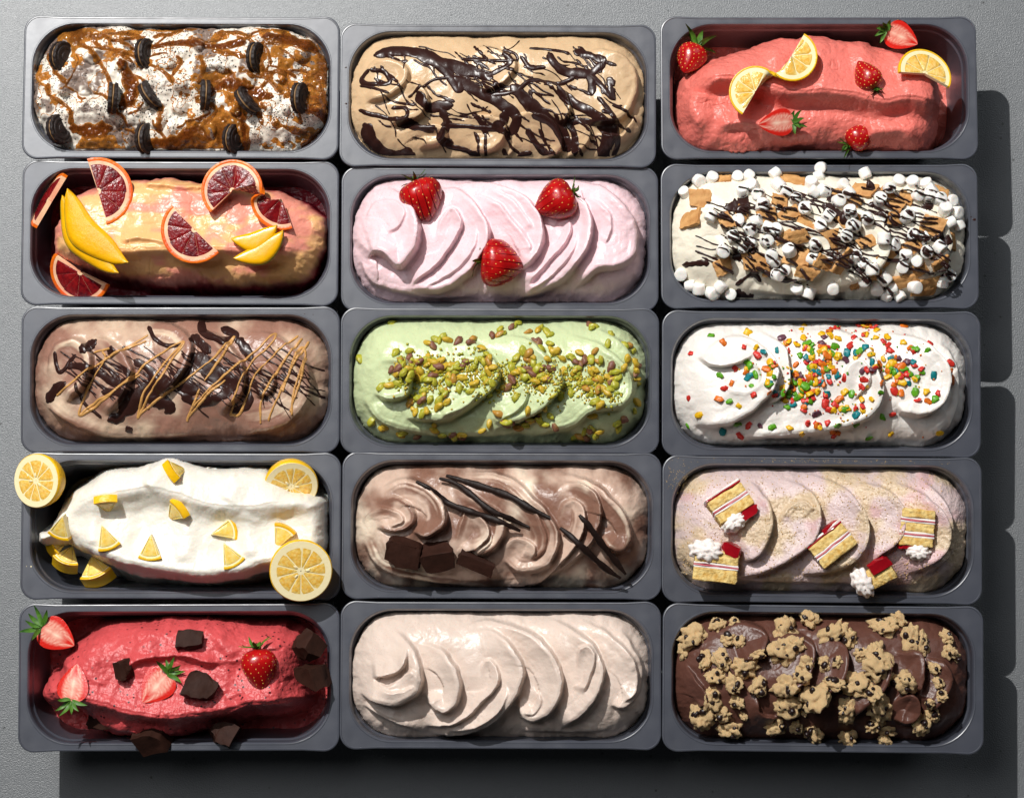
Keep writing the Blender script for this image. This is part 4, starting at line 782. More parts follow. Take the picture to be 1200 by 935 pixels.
for lb, x, y, sx, sy, sz, sd_, ph, lf, z in [('flat faced chocolate chunk high on the back of the red sorbet', 668, 168, .034, .026, .018, 4, -8, .005, None), ('small chocolate chunk between the two halved strawberries lying on the red sorbet', 432, 268, .026, .024, .020, 5, 10, .006, None), ('large chocolate chunk beside the halved strawberry on the red sorbet', 705, 332, .042, .036, .022, 6, -18, .008, None),
    ('chunky chocolate piece at the end of the red sorbet, nearer the back rim', 1085, 180, .036, .036, .024, 7, 40, 0, H+.010), ('chunky chocolate piece overhanging the end rim of the red sorbet tub', 1108, 288, .044, .036, .026, 8, 15, 0, H+.012), ('dark chocolate chunk in the shade under the strawberry leaves', 355, 450, .036, .028, .02, 9, -10, 0, H-.006),
    ('chocolate chunk leaning on the front rim below the red sorbet ridge', 535, 505, .040, .034, .030, 10, 30, 0, H+.002), ('chocolate chunk leaning on the front rim further along, in deep shade', 790, 495, .044, .030, .028, 11, -20, 0, H+.000)]: chunk(lb, f, x, y, sx*.86, sy*.86, sz*.95, sd_, ph, (random.uniform(-15, 15), random.uniform(-15, 15), 0), lf, z)
# ---- vanilla pods
M_POD = mat('vanilla_pod', lin(34, 21, 17), .5, spec=.25, bump=.0008, bscale=160, var=.4, vscale=120)
def pod(lb, f, P, r=.0026):
    r *= 1.2
    pts = []; Q = spline(P, 12); zz = []
    for x, y in Q: p, n = f.spot(x, y, .002); pts.append(p); zz.append(p.z)
    N_ = len(pts); k = np.arange(N_); env = np.array([max(z-abs(i-j)*.0018 for j, z in enumerate(zz)) for i in range(N_)])
    for _ in range(4): env[1:-1] = np.maximum((env[:-2]+2*env[1:-1]+env[2:])/4, 0)
    V = []; F = []; m = 8
    for i in range(N_):
        t = (pts[min(N_-1, i+1)]-pts[max(0, i-1)]).normalized(); s = UP.cross(t).normalized(); q = r*(.45+.55*min(1, 5*min(i, N_-1-i)/N_))*(1+.12*math.sin(i*.9)+.06*math.sin(i*2.3)); c = Vector((pts[i].x, pts[i].y, env[i]))+s*.0004*math.sin(i*.35)
        for j in range(m): a = 2*math.pi*j/m; V.append(tuple(c+s*q*math.cos(a)*1.15+UP*q*.8*math.sin(a)*(1-.35*(j == 2))))
    for i in range(N_-1):
        for j in range(m): F.append((i*m+j, i*m+(j+1) % m, (i+1)*m+(j+1) % m, (i+1)*m+j))
    me = np_mesh(V, F); o = link('vanilla_pod', me, None, M_POD); return tag(o, lb, 'vanilla')
f = FD['D2']
pod('vanilla pod reaching furthest towards the chocolate chunks, lowest of three', f, [(293,132),(350,165),(400,205),(500,243),(590,275),(660,305)]); pod('vanilla pod between two others, ending on the big swirl', f, [(375,122),(430,140),(490,180),(560,235),(640,272),(690,292)], .0024); pod('vanilla pod closest to the back rim, nearly straight', f, [(398,112),(470,135),(560,160),(630,188),(690,225),(765,260)], .0028)
pod('lower vanilla pod of the pair meeting in a point', f, [(798,295),(840,330),(900,385),(960,438),(1008,472)], .0027); pod('upper vanilla pod of the pair meeting in a point', f, [(866,250),(900,290),(940,345),(985,400),(1026,458)], .0027)
def edge_d(f, p):
    v = f.pan.Mi @ p; return float(sd_open(np.array(v.x*1000), np.array(v.y*1000), 12))
# ================================================================ marshmallows, crackers and chocolate stripes
f = FD['B3']; KB = SB*.001
M_CRK = mat('graham_cracker', lin(212, 162, 102), .7, bump=.0012, bscale=260, var=.3, vscale=110, col2=lin(182, 126, 70)); M_MALL = mat('marshmallow', lin(240, 236, 230), .6, bump=.0004, bscale=300, sss=.4, sscale=.005)
def cracker_mesh(w_, h_, seed):
    r = random.Random(seed); bm = bmesh.new(); nx, ny = 9, 7; th = .0046; vs_ = {}
    cut = [(r.uniform(.0, .22), r.uniform(.0, .22)) for _ in range(4)]
    for s in (0, 1):
        for i in range(nx+1):
            for j in range(ny+1):
                u = i/nx; v = j/ny; x = (u-.5)*w_; y = (v-.5)*h_
                x += w_*(cut[0][0]*(1-u)*(1-v)-cut[1][0]*u*(1-v)+cut[2][0]*(1-u)*v-cut[3][0]*u*v); y += h_*(cut[0][1]*(1-u)*(1-v)+cut[1][1]*u*(1-v)-cut[2][1]*(1-u)*v-cut[3][1]*u*v)
                ed = i in (0, nx) or j in (0, ny)
                if ed: x += r.gauss(0, .0005); y += r.gauss(0, .0005)
                hole = (i % 3 == 1 and j % 3 == 1); vs_[s, i, j] = bm.verts.new((x, y, (th/2-(.0006 if ed else 0)-(.0016 if hole else 0)+r.gauss(0, .00012))*(1 if s else -1)))
    for i in range(nx):
        for j in range(ny):
            bm.faces.new([vs_[1, i, j], vs_[1, i+1, j], vs_[1, i+1, j+1], vs_[1, i, j+1]]); bm.faces.new([vs_[0, i, j], vs_[0, i, j+1], vs_[0, i+1, j+1], vs_[0, i+1, j]])
    for i in range(nx):
        bm.faces.new([vs_[0, i, 0], vs_[0, i+1, 0], vs_[1, i+1, 0], vs_[1, i, 0]]); bm.faces.new([vs_[0, i, ny], vs_[1, i, ny], vs_[1, i+1, ny], vs_[0, i+1, ny]])
    for j in range(ny):
        bm.faces.new([vs_[0, 0, j], vs_[1, 0, j], vs_[1, 0, j+1], vs_[0, 0, j+1]]); bm.faces.new([vs_[0, nx, j], vs_[0, nx, j+1], vs_[1, nx, j+1], vs_[1, nx, j]])
    me = mesh_of(bm); me.set_sharp_from_angle(angle=math.radians(45)); return me
G = 'broken cracker pieces on the marshmallow ice cream'
CRK = [(165,145,78,58,-5,''),(137,207,82,62,3,'large cracker piece on the bare white end of the marshmallow ice cream'),(243,215,46,52,20,''),(240,82,42,30,0,''),(470,84,88,46,-25,''),(685,118,78,60,-22,''),(450,192,70,42,30,''),(505,222,62,42,-10,''),(485,268,62,46,15,''),(590,290,72,84,5,'squarish cracker piece in the middle beside the standing one'),(470,330,92,48,-4,''),(505,382,70,42,-15,''),(342,345,74,56,0,''),(240,365,52,50,20,''),(785,162,72,50,-35,''),(822,140,62,42,-30,''),(792,208,52,42,-10,''),(910,232,84,60,-20,''),(770,332,84,70,-35,''),(880,428,92,68,-5,'large cracker piece leaning on the front rim among marshmallows'),(935,350,80,46,10,''),(972,280,34,62,0,''),(822,408,72,42,20,''),(660,422,42,30,0,''),(935,122,42,42,-10,''),(600,125,40,34,15,''),(420,150,50,34,-20,''),(700,280,60,40,20,''),(380,200,56,44,12,''),(300,190,46,40,-25,''),(640,210,60,46,30,''),(560,350,52,40,-35,''),(840,300,62,46,18,''),(720,390,56,40,-10,''),(870,370,56,44,28,''),(660,150,50,40,-40,''),(430,270,54,40,24,''),(390,375,48,38,-12,''),(760,120,44,36,10,'')]
r_ = random.Random(2)
for i, (x, y, a, b, ph, lb) in enumerate(CRK):
    p, n = f.spot(x, y, .0022, r=8); o = link('cracker_piece', cracker_mesh(a*KB*1.25, b*KB*1.25, i), None, M_CRK); o.matrix_world = pose(p, soft(n, .25), ph, (r_.uniform(-16, 16), r_.uniform(-16, 16), 0))
    tag(o, lb or 'broken tan cracker piece with dimples under the chocolate stripes', 'cracker', G); splat(f, p, min(a, b)*KB*.68, .0052)
p, n = f.spot(622, 345, .010); o = link('cracker_piece', cracker_mesh(.042, .026, 77), None, M_CRK); o.matrix_world = pose(p, UP, 52, (58, 0, 0)); tag(o, 'tall cracker piece standing on edge in the white ice cream', 'cracker', G); splat(f, p, .012, .012)
def mallow():
    R = .0066; h = .0058; pr = [(0, -h), (R*.84, -h*.99), (R*.97, -h*.90), (R*1.0, -h*.6), (R*1.0, 0), (R, h*.6), (R*.97, h*.90), (R*.84, h*.99), (R*.3, h*.97), (0, h*.96)]
    bm = lathe(pr, 18); jitter(bm, .0006, .006, random.random()*9); return mesh_of(bm)
h_low = f.h.copy(); MM = [mallow() for _ in range(5)]
ML = [(115,127),(202,80),(283,76),(318,73),(400,70),(545,52),(545,72),(686,70),(798,88),(846,95),(890,100),(968,150),(948,176),(966,220),(992,228),(983,190),(200,200),(325,242),(285,216),(326,284),(378,279),(382,237),(409,243),(393,325),(400,345),(500,176),(549,233),(533,292),(527,338),(607,152),(645,186),(740,146),(740,205),(826,200),(850,258),(822,328),(813,362),(890,313),(895,136),(530,122),(238,312),(135,422),(160,432),(230,424),(203,446),(262,450),(475,430),(512,445),(730,432),(755,400),(775,432),(760,456),(715,370),(852,427),(800,456),(962,390),(105,385),(412,388),(438,372),(632,262),(752,272),(160,88),(332,100),(440,122),(620,100),(700,208),(905,118),(350,130),(575,200),(655,230),(690,350),(560,120),(470,145),(300,120),(365,165),(415,100),(520,95),(640,125),(770,110),(860,135),(930,145),(270,265),(345,215),(450,310),(585,330),(660,330),(780,290),(930,300),(860,345),(690,405),(590,430),(300,300),(880,270),(940,410)]
for i, (x, y) in enumerate(ML):
    p, n = f.spot(x, y, .0045, r=6); k = f.pan.crop
    if edge_d(f, p) > -6: p.z = max(p.z, H-.002)
    o = link('marshmallow', MM[i % 5], None, M_MALL); o.matrix_world = pose(p, soft(n, .5), r_.uniform(0, 360), (r_.choice([0, 90, 70, 20])+r_.uniform(-20, 20), r_.uniform(-25, 25), 0)); s_ = r_.uniform(1.0, 1.2); o.scale = (s_, s_, s_)
    tag(o, 'white mini marshmallow scattered over the cracker and chocolate topped ice cream', 'marshmallow', 'mini marshmallows on the ice cream'); splat(f, p, .0070, .0082)
raised = np.repeat(np.repeat(f.h-h_low > .3, 2, 0), 2, 1); f = f.fine(); raised = raised[:f.X.shape[0], :f.X.shape[1]]; t = np.full(f.X.shape, -2.0)
for i, (P, r) in enumerate([([(240,180),(290,170),(310,145)],7),([(270,240),(285,225)],5),([(560,170),(600,210),(640,200)],7),([(700,95),(720,120)],4),([(740,230),(750,235)],6),([(870,180),(900,170)],5.5),([(660,375),(690,360)],8),([(270,335),(300,330)],5.5),([(280,440),(320,455),(335,448)],4.5),([(110,355),(190,355)],3),([(390,375),(400,390)],4),([(280,420),(330,390),(360,410)],2.5),([(340,370),(420,405),(470,410)],1.8),([(900,280),(960,290)],5),([(700,170),(730,160)],4.5),([(630,70),(645,80)],3.5),([(700,360),(720,375)],4),([(570,140),(580,160)],4.5),([(460,130),(500,140)],3)]): t = f.dribble(t, P, r, 1.5, .4, seed=i)
t = np.where(raised, -2.0, t)
for i in range(92):
    x = -150+i*2.9+r_.gauss(0, 5); y = r_.uniform(-34, 58); l = r_.uniform(30, 74); a = r_.uniform(-.65, -.25); P = []
    if x < -100: y = r_.uniform(-30, 40); l *= .7
    for k in range(6): P.append((x, y)); x += l/5*math.cos(a); y += l/5*math.sin(a); a += r_.gauss(0, .16)
    if r_.random() < .12: P = P+[(P[-1][0]-2, P[-1][1]-3)]+[(q[0]-3, q[1]-4) for q in P[::-1][1:]]
    t = f.dribble(t, np.array(P), r_.choice([.7, .8, .95, 1.2]), 1.3, .35, raw=True, seed=i+20)
gx, gy = np.gradient(f.h); steep = np.hypot(gx, gy)
f.sauce('chocolate_sauce', np.where((sd_open(f.X, f.Y, 14) < -2) & (steep < 5), t, -2), M_CHOC, 'dark chocolate sauce striped over the marshmallows and crackers', 'sauce')
# ================================================================ pistachios
f = FD['C2']; r_ = random.Random(21)
PK = {'green pistachio kernel': mat('pistachio_green', lin(150, 156, 44), .4, bump=.0005, bscale=300, var=.5, vscale=150, col2=lin(196, 178, 60)), 'yellow pistachio kernel': mat('pistachio_yellow', lin(204, 166, 52), .4, bump=.0005, bscale=300, var=.4, vscale=150, col2=lin(168, 150, 40)),
      'purple skinned pistachio kernel': mat('pistachio_purple', lin(112, 66, 62), .5, bump=.0008, bscale=300, var=.6, vscale=120, col2=lin(150, 110, 60)), 'orange tinged pistachio kernel': mat('pistachio_orange', lin(186, 130, 58), .4, bump=.0005, bscale=300, var=.5, vscale=120, col2=lin(150, 130, 40))}
def nut(seed, split):
    bm = bmesh.new(); bmesh.ops.create_uvsphere(bm, u_segments=12, v_segments=8, radius=1); r = random.Random(seed)
    for v in bm.verts:
        x, y, z = v.co; t = 1-.22*max(0, x)**2
        v.co = Vector((x*.0058, y*.0035*t, (z*.0030*t if not split or z > -.1 else z*.0008)))
    jitter(bm, .0012, .0032, seed); return bm
NUT = {k: [] for k in PK}
for k in PK:
    for s in range(5):
        me = mesh_of(nut(s+len(k), s in (2, 4))); me.materials.append(PK[k]); NUT[k].append(me)
keys = list(PK); wts = [.46, .30, .17, .07]
def nutspot():
    q = r_.random()
    if q < .70:      # the main band
        u = r_.random(); x = 215+800*u+r_.gauss(0, 12); yc = np.interp(u, [0, .2, .45, .7, 1], [255, 260, 250, 255, 270]); y = yc+r_.gauss(0, 1)*np.interp(u, [0, .25, .5, .75, 1], [38, 48, 46, 56, 44])
    elif q < .76: x, y = r_.gauss(330, 32), r_.gauss(375, 20)
    elif q < .81: x, y = r_.gauss(700, 55), r_.gauss(425, 20)
    elif q < .86: x, y = r_.uniform(480, 790), r_.gauss(110, 28)
    elif q < .92: t_ = r_.random(); x, y = np.interp(t_, [0, .5, 1], [900, 1060, 1075]), np.interp(t_, [0, .5, 1], [95, 190, 320])+r_.gauss(0, 10)
    elif q < .96: x, y = r_.uniform(120, 560), np.interp(r_.random(), [0, 1], [445, 490])
    else: t_ = r_.random(); x, y = 850+200*t_, 480-70*t_*t_+r_.gauss(0, 10)
    return x, y
fixed = [(170,310),(200,305),(228,297),(270,183),(375,148),(405,145),(440,150),(495,140),(560,128),(602,120),(625,75),(665,78),(700,72),(722,110),(752,117),(668,183),(935,222),(868,190),(745,385),(765,413),(678,447),(625,437),(775,340),(400,365),(305,368),(342,355),(372,360),(285,392),(315,405),(137,432),(178,455),(248,472),(385,480),(450,487),(525,465),(550,440),(912,412),(850,487),(890,488),(925,480),(1005,455),(1060,395),(1070,365),(1072,300),(1055,185),(1070,235),(980,125),(800,80),(830,78),(210,85),(95,212),(940,375),(985,285)]
for i in range(292):
    x, y = fixed[i] if i < len(fixed) else nutspot()
    p, n = f.spot(x, y, .0014, r=5); v = f.pan.Mi @ p
    if edge_d(f, p) > -3.5: continue
    k = r_.choices(keys, wts)[0]; o = link('pistachio', r_.choice(NUT[k]), None); o.matrix_world = pose(p, soft(n, .2), r_.uniform(0, 360), (r_.uniform(-35, 35), r_.uniform(-28, 28), 0)); s_ = r_.uniform(.95, 1.35); o.scale = (s_, s_*r_.uniform(.85, 1.1), s_)
    tag(o, k+' scattered on the pale green ice cream', 'pistachio', 'pistachio kernels on the green ice cream'); splat(f, p, .0028, .0014)
def crumbs(f, name, n, spotter, mt, size, label, cat, seed=0):
    r = random.Random(seed); V = []; Q = []
    for i in range(n):
        x, y = spotter(r); p, nn = f.spot(x, y, size*.25, r=3); p = f.pan.Mi @ p; b = len(V); s = size*r.uniform(.5, 1.4)
        E = Euler((r.uniform(0, 6), r.uniform(0, 6), r.uniform(0, 6))).to_matrix()
        for q in ((1, 0, 0), (-.8, .2, 0), (0, .9, .1), (.1, -1, 0), (0, .1, .8), (.1, 0, -.9)): V.append(tuple(p+E @ (Vector(q)*s*.5)))
        for t3 in ((0, 2, 4), (2, 1, 4), (1, 3, 4), (3, 0, 4), (2, 0, 5), (1, 2, 5), (3, 1, 5), (0, 3, 5)): Q.append(tuple(b+k for k in t3))
    me = np_mesh(V, Q, False); o = link(name, me, None, mt); o.matrix_world = f.pan.M; return tag(o, label, cat, kind='stuff')
def nsp(r):
    u = r.random(); return 225+780*u+r.gauss(0, 14), np.interp(u, [0, .25, .5, .75, 1], [270, 265, 275, 285, 320])+r.gauss(0, 38)
crumbs(f, 'pistachio_crumbs', 700, nsp, PK['green pistachio kernel'], .0042, 'coarse green pistachio crumbs between the whole kernels', 'nut crumbs', 5)
crumbs(f, 'pistachio_crumbs', 700, nsp, PK['yellow pistachio kernel'], .0034, 'fine chopped pistachio crumbs between the whole kernels', 'nut crumbs', 4)
# ================================================================ cereal
f = FD['C3']; r_ = random.Random(31)
CC = {'red': (214, 54, 44), 'yellow': (236, 184, 24), 'orange': (226, 116, 28), 'green': (96, 164, 30), 'teal': (20, 130, 136), 'purple': (104, 62, 76)}
CM = {}
def flake(seed):
    bm = bmesh.new(); bmesh.ops.create_icosphere(bm, subdivisions=2, radius=1)
    for v in bm.verts: x, y, z = v.co; v.co = Vector((x*.0046, y*.0031, z*.0011+.0010*x*x*(1 if seed % 2 else -1)))
    jitter(bm, .0017, .0028, seed); return mesh_of(bm)
FL = [flake(s) for s in range(4)]
for k, c in CC.items():
    m_ = mat('cereal_'+k, lin(*c), .35, bump=.0008, bscale=350, var=.35, vscale=160, sss=.2, sscale=.002); CM[k] = []
    for me in FL: q = me.copy(); q.materials.append(m_); CM[k].append(q)
ck = list(CC); cw = [.27, .27, .15, .15, .08, .08]
CL = [([(470,130),(530,170),(560,200)], 34, .16), ([(300,220),(360,220),(400,260)], 30, .09), ([(420,280),(470,300),(530,290)], 34, .15), ([(470,220),(560,240),(620,250)], 34, .12), ([(700,150),(780,180),(820,220),(760,260)], 42, .18), ([(560,380),(620,360),(680,330)], 32, .14), ([(620,90),(680,90),(740,110)], 28, .07)]
def csp(r):
    q = r.random(); a = 0
    for P, s, w_ in CL:
        a += w_
        if q < a:
            t_ = r.random()*(len(P)-1); i = int(t_); u = t_-i; return P[i][0]*(1-u)+P[i+1][0]*u+r.gauss(0, s), P[i][1]*(1-u)+P[i+1][1]*u+r.gauss(0, s*.8)
    return r.uniform(400, 940), r.gauss(220, 95)
fx = [(135,175,'red'),(128,318,'red'),(162,372,'yellow'),(125,408,'green'),(237,425,'teal'),(292,438,'red'),(320,405,'red'),(285,402,'green'),(245,288,'red'),(258,328,'green'),(290,343,'yellow'),(335,305,'red'),(228,245,'green'),(225,320,'orange'),(200,117,'green'),(240,140,'orange'),(305,152,'red'),(345,155,'yellow'),(320,108,'yellow'),(380,75,'red'),(425,125,'purple'),(612,47,'green'),(605,80,'red'),(640,78,'red'),(740,75,'purple'),(565,80,'teal'),(545,78,'yellow'),(815,88,'orange'),(900,142,'red'),(892,165,'green'),(912,245,'teal'),(875,235,'green'),(925,300,'red'),(893,328,'orange'),(890,295,'yellow'),(860,325,'red'),(832,270,'teal'),(838,240,'green'),(852,298,'green'),(780,370,'red'),(748,378,'green'),(775,432,'yellow'),(705,447,'green'),(665,400,'green'),(608,430,'orange'),(490,432,'yellow'),(510,400,'red'),(540,402,'red'),(395,410,'green'),(450,412,'yellow'),(355,405,'purple'),(605,125,'yellow'),(630,195,'purple'),(685,230,'purple'),(690,260,'red'),(742,300,'green'),(685,355,'yellow'),(462,338,'teal'),(320,250,'teal'),(525,235,'teal'),(545,235,'teal'),(575,250,'teal'),(605,245,'teal'),(635,172,'teal'),(715,205,'teal'),(410,165,'teal'),(368,170,'teal'),(970,230,'orange'),(965,205,'red'),(972,260,'orange'),(850,160,'green'),(930,430,'yellow'),(800,300,'yellow'),(555,112,'yellow'),(500,85,'yellow'),(470,75,'yellow'),(660,60,'yellow'),(675,65,'orange')]
for i in range(300):
    if i < len(fx): x, y, k = fx[i]
    else: (x, y), k = csp(r_), r_.choices(ck, cw)[0]
    y = min(max(y, 62), 445); p, n = f.spot(x, y, .0010, r=5); v = f.pan.Mi @ p
    if edge_d(f, p) > -3: continue
    o = link('cereal_piece', r_.choice(CM[k]), None); o.matrix_world = pose(p, soft(n, .2), r_.uniform(0, 360), (r_.uniform(-30, 30), r_.uniform(-25, 25), 0)); s_ = r_.uniform(.95, 1.45); o.scale = (s_, s_*r_.uniform(.8, 1.1), s_)
    tag(o, 'crisp '+k+' cereal piece sprinkled on the white ice cream', 'cereal', 'coloured cereal pieces on the white ice cream'); splat(f, p, .0024, .0009)
for k in ck[:4]: crumbs(f, 'cereal_crumbs', 70, csp, CM[k][0].materials[0], .0030, 'tiny '+k+' cereal crumbs among the cereal pieces', 'cereal crumbs', hash(k) % 7 if False else ck.index(k))
# ================================================================ cake cubes
f = FD['D3']
M_SPG = mat('sponge_cake', lin(234, 206, 136), .8, bump=.0026, bscale=230, var=.35, vscale=160, col2=lin(196, 148, 62)); M_CCR = mat('cake_cream', lin(240, 230, 224), .5, bump=.0008, bscale=160, sss=.2); M_JAM = mat('red_jam', lin(168, 16, 30), .2, var=.3, vscale=100, coat=.3); M_PJ = mat('pink_jam', lin(206, 110, 120), .4, var=.4, vscale=120, col2=lin(170, 40, 60))
def slab(o, name, x0, x1, y0, y1, z0, z1, m, seed, amp=.0008, nx=8, ny=3):
    bm = bmesh.new(); bmesh.ops.create_cube(bm, size=1)
    for v in bm.verts: v.co = Vector(((x0+x1)/2+v.co.x*(x1-x0), (y0+y1)/2+v.co.y*(y1-y0), (z0+z1)/2+v.co.z*(z1-z0)))
    bmesh.ops.bevel(bm, geom=bm.edges[:], offset=min(y1-y0, .003)*.25, segments=1, affect='EDGES'); bmesh.ops.triangulate(bm, faces=bm.faces); bmesh.ops.subdivide_edges(bm, edges=bm.edges[:], cuts=3, use_grid_fill=True); jitter(bm, amp, .003, seed); bmesh.ops.recalc_face_normals(bm, faces=bm.faces)
    me = mesh_of(bm); me.set_sharp_from_angle(angle=math.radians(50)); return link(name, me, o, m)
def whip(o, c, s, seed):
    bm = bmesh.new(); bmesh.ops.create_icosphere(bm, subdivisions=4, radius=1)
    for v in bm.verts:
        a = math.atan2(v.co.y, v.co.x); k = 1+.10*math.sin(a*9+v.co.z*3)+.06*math.sin(v.co.z*11); v.co = Vector((v.co.x*s[0]*k, v.co.y*s[1]*k, v.co.z*s[2]*k))
    jitter(bm, .0012, .004, seed); q = link('whipped_cream', mesh_of(bm), o, M_CCR); q.location = c
def cake(lb, x, y, ph, W, hh, zh, seed, jam0=True, berry=None, cap=None, ex=(0, 0, 0), lift=.006, layers=2):
    p, n = f.spot(x, y, lift, r=8); o = thing('cake_cube', lb, 'cake', pose(p, soft(n, .5), ph, ex)); yy = hh/2; L_ = []
    if jam0: L_ += [('cream', M_CCR, .0022), ('jam', M_JAM, .0022)]
    sp = (hh-(.0044 if jam0 else 0)-.0062*(layers-1))/layers
    for k in range(layers):
        L_.append(('sponge', M_SPG, sp))
        if k < layers-1: L_ += [('cream', M_CCR, .0023), ('jam', M_PJ, .0016), ('cream', M_CCR, .0023)]
    for i, (nm, m, d) in enumerate(L_):
        k = .0006 if nm != 'sponge' else 0; slab(o, nm, -W/2-k, W/2+k, yy-d, yy+.0002, -zh/2, zh/2+(.0005 if nm == 'jam' else 0), m, seed+i, .0015 if nm == 'sponge' else .0012); yy -= d
    if cap: whip(o, cap[0], cap[1], seed)
    if berry:
        q = link('berry_piece', chunk_mesh(*berry[1], seed+5, 4), o, M_JAM); q.location = berry[0]; q.rotation_euler = (.2, .1, berry[2] if len(berry) > 2 else 0)
cake('cake cube with jam on its long side on the smooth mauve end', 258, 190, 33, .046, .034, .022, 1, True, ((.012, -.022, .004), (.022, .010, .014)), ((-.008, -.022, .002), (.016, .010, .012)))
cake('cake cube standing with a ridged whipped cream back in the front corner', 215, 390, -6, .050, .036, .022, 2, False, ((.016, .021, .006), (.026, .013, .014), -.3), ((-.012, .016, .004), (.020, .013, .014)), lift=.010, ex=(-8, 0, 0))
cake('cake cube with two jam stripes lying in the middle fold', 585, 322, 38, .048, .034, .020, 3, True, ((.012, .017, .004), (.024, .006, .012)), None)
cake('tall three layer cake cube at the far end with a pointed cream foot', 858, 268, -6, .038, .042, .020, 4, False, ((-.012, -.022, .003), (.016, .007, .010)), ((.004, -.027, .002), (.014, .010, .011)), layers=3)
cake('small cake cube tipped over on the front rim, red berry on its cream', 735, 418, 32, .036, .022, .020, 5, False, ((.006, .012, .008), (.028, .013, .012)), ((-.020, .002, .004), (.012, .018, .013)), lift=.012, ex=(-10, 0, 0), layers=1)
def dsp(r): return r.uniform(110, 940), r.uniform(100, 430)
M_CRUMB = mat('cake_crumb', lin(214, 178, 122), .8, var=.3, vscale=200)
crumbs(f, 'cake_crumbs', 1500, dsp, M_CRUMB, .0017, 'fine golden cake crumbs dusted over the mauve ice cream', 'crumbs', 6)
def rim_dust():
    r = random.Random(9); V = []; Q = []; p = PANS['D3']
    for i in range(260):
        if r.random() < .6: x, y = r.gauss(.0, .075), .0805+r.uniform(-.003, .003)
        else: x, y = -.170+r.gauss(0, .008), .060+r.gauss(0, .012)
        if abs(x) > .183 or abs(y) > .084: continue
        s = r.uniform(.0003, .0008); b = len(V)
        for q in ((1, 0, 0), (-.5, .8, 0), (-.5, -.8, 0), (0, 0, 1)): V.append((x+q[0]*s, y+q[1]*s, H-.0007+q[2]*s))
        Q += [(b, b+1, b+3), (b+1, b+2, b+3), (b+2, b, b+3)]
    o = link('cake_crumbs', np_mesh(V, Q, False), None, M_CRUMB); o.matrix_world = p.M; tag(o, 'pale crumb dust on the tub rim behind the cake ice cream', 'crumbs', kind='stuff')
rim_dust()
# ================================================================ cookie dough
f = FD['E3']; r_ = random.Random(41)
M_DGH = mat('cookie_dough', lin(248, 218, 168), .6, bump=.0014, bscale=170, var=.3, vscale=110, col2=lin(236, 188, 128), sss=.15, sscale=.003); M_CHIP = mat('chocolate_chip', lin(36, 22, 20), .35)
def dough(seed):
    from mathutils import noise as mn
    bm = bmesh.new(); bmesh.ops.create_icosphere(bm, subdivisions=4, radius=1); o_ = Vector((seed*5.1, seed*2.7, 0))
    for v in bm.verts:
        d = v.co.normalized(); k = 1+.55*mn.noise(d*1.4+o_)+.42*mn.noise(d*2.9+o_*2)+.20*abs(mn.noise(d*6+o_))+.09*mn.noise(d*13+o_); v.co = Vector((d.x*k, d.y*k, d.z*k*.7))
    return mesh_of(bm)
DG = [dough(s) for s in range(9)]
def chipm(s):
    bm = bmesh.new(); bmesh.ops.create_icosphere(bm, subdivisions=2, radius=1); jitter(bm, .25, .9, s); return mesh_of(bm)
CH = [chipm(s) for s in range(3)]
for me in DG: me.materials.append(M_DGH)
for me in CH: me.materials.append(M_CHIP)
DL = [(150,140,45),(115,185,22),(222,105,32),(272,92,18),(180,215,28),(235,215,32),(290,155,20),(255,145,24),(350,195,20),(303,235,36),(215,265,28),(270,290,30),(350,295,34),(205,335,38),(285,350,22),(170,395,48),(240,390,25),(260,435,36),(305,395,14),(440,120,40),(510,80,34),(590,130,40),(640,150,28),(430,185,46),(505,225,24),(562,225,22),(605,220,20),(680,195,22),(490,265,26),(440,300,38),(590,290,28),(655,285,42),(530,335,48),(445,362,36),(635,378,36),(495,382,11),(410,425,30),(525,445,36),(470,425,22),(630,460,28),(720,420,30),(765,440,24),(745,465,22),(735,370,42),(720,320,30),(735,235,46),(725,195,35),(750,110,38),(795,80,30),(840,140,36),(872,160,30),(825,285,38),(775,275,22),(950,140,24),(960,185,22),(985,205,16),(912,240,20),(925,285,18),(940,325,20),(900,355,20),(868,415,40),(905,390,22),(470,165,24),(700,300,22)]
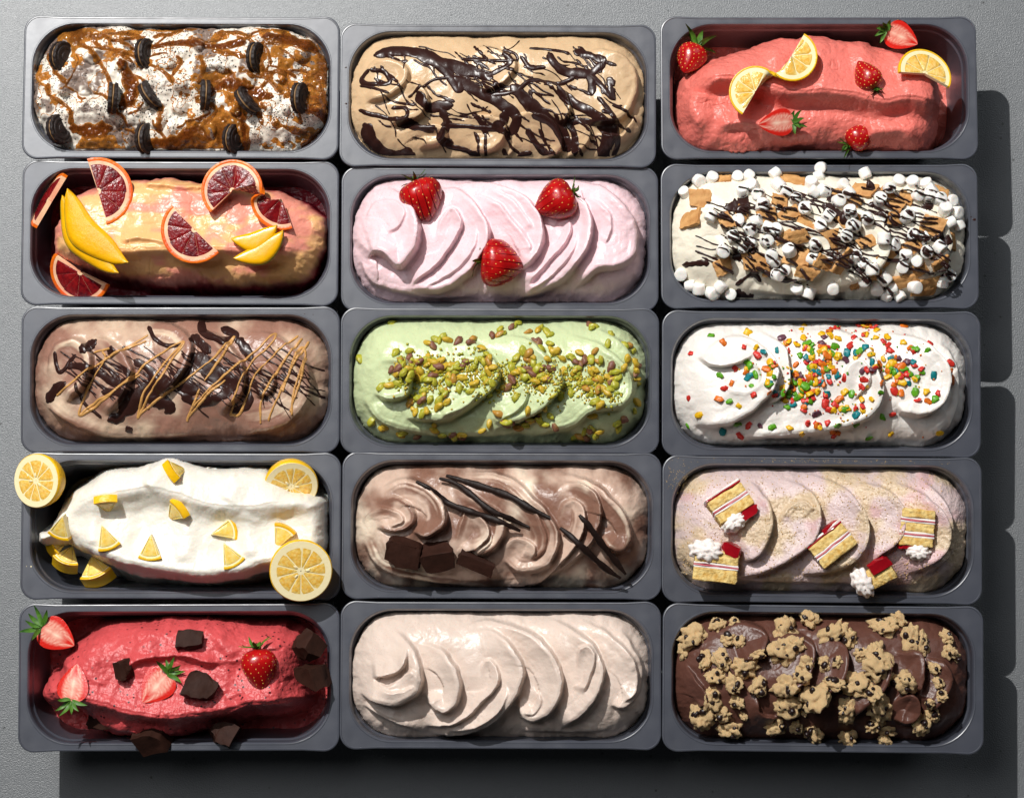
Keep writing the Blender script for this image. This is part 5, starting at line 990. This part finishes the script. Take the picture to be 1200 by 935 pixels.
for i, (x, y, s) in enumerate(DL):
    R = s*KB*.88; p, n = f.spot(x, y, R*.38, r=6); v = f.pan.Mi @ p
    if edge_d(f, p) > -12: p.z = max(p.z, H-.004)
    o = thing('cookie_dough_lump', ('large' if s >= 38 else 'small' if s <= 22 else 'middle sized')+' lump of cookie dough with chips on the dark chocolate ice cream', 'cookie dough', pose(p, soft(n, .4), r_.uniform(0, 360)), 'cookie dough lumps on the dark chocolate ice cream')
    d = link('dough', DG[i % 9], o); d.scale = (R*r_.uniform(.9, 1.35), R*r_.uniform(.75, 1.05), R); d.rotation_euler = (r_.uniform(-.5, .5), r_.uniform(-.5, .5), r_.uniform(0, 6))
    for c in range(0 if s < 15 else (1 if s < 26 else r_.choice([2, 3, 3, 4]))):
        a = r_.uniform(0, 6.3); e = r_.uniform(.5, 1.1); q = link('chocolate_chip', CH[c % 3], o); cs = r_.uniform(.0026, .0046); q.scale = (cs*1.2, cs, cs*.8); q.location = (R*.78*math.cos(a)*math.sin(e), R*.72*math.sin(a)*math.sin(e), R*.62*math.cos(e)); q.rotation_euler = (r_.uniform(0, 3), r_.uniform(0, 3), 0)
    splat(f, p, R*.7, R*.3)

# ================================================================ spilled specks on the rims
def specks(key, spots, mt, label, seed):
    r = random.Random(seed); V = []; Q = []; p = PANS[key]
    for (x, y, sp, n, sz) in spots:
        for _ in range(n):
            a = x+r.gauss(0, sp); b_ = y+r.gauss(0, sp*.6); s = sz*r.uniform(.4, 1.3); b = len(V)
            if abs(a) > .184 or abs(b_) > .083 or sd_open(np.array(a*1000), np.array(b_*1000)) < 3: continue
            V.append((a, b_, H-.0006+s*.35))
            for k in range(7): t = k*2*math.pi/7; q = s*r.uniform(.6, 1.2); V.append((a+q*math.cos(t), b_+q*.8*math.sin(t), H-.0007))
            for k in range(7): Q.append((b, b+1+k, b+1+(k+1) % 7))
    if not Q: return
    o = link('food_specks', np_mesh(V, Q), None, mt); o.matrix_world = p.M; tag(o, label, 'specks', kind='stuff')
specks('A2', [(-.180, .03, .004, 3, .0020), (-.180, -.015, .003, 2, .0018), (-.15, .08, .02, 2, .0008)], M_CHOC, 'brown specks spilled on the rim of the coffee ice cream tub', 1)
specks('C1', [(.16, .07, .012, 4, .0009), (.182, -.01, .004, 3, .0011), (-.05, -.081, .05, 5, .0010), (-.182, .0, .006, 2, .0008)], M_CHOC, 'dark specks spilled on the rim of the brown marbled ice cream tub', 2)
specks('B3', [(.178, .02, .004, 4, .0022), (-.09, -.081, .02, 3, .0012), (.1, .081, .05, 3, .0010)], M_CHOC, 'chocolate specks on the rim of the marshmallow ice cream tub', 3)
specks('D1', [(-.18, -.05, .01, 3, .0010), (.1, .081, .05, 3, .0008)], M_LPITH, 'pale droplets on the rim of the lemon sorbet tub', 4)
specks('C2', [(.0, .081, .06, 4, .0010)], PK['yellow pistachio kernel'], 'nut specks on the rim of the pistachio ice cream tub', 5)
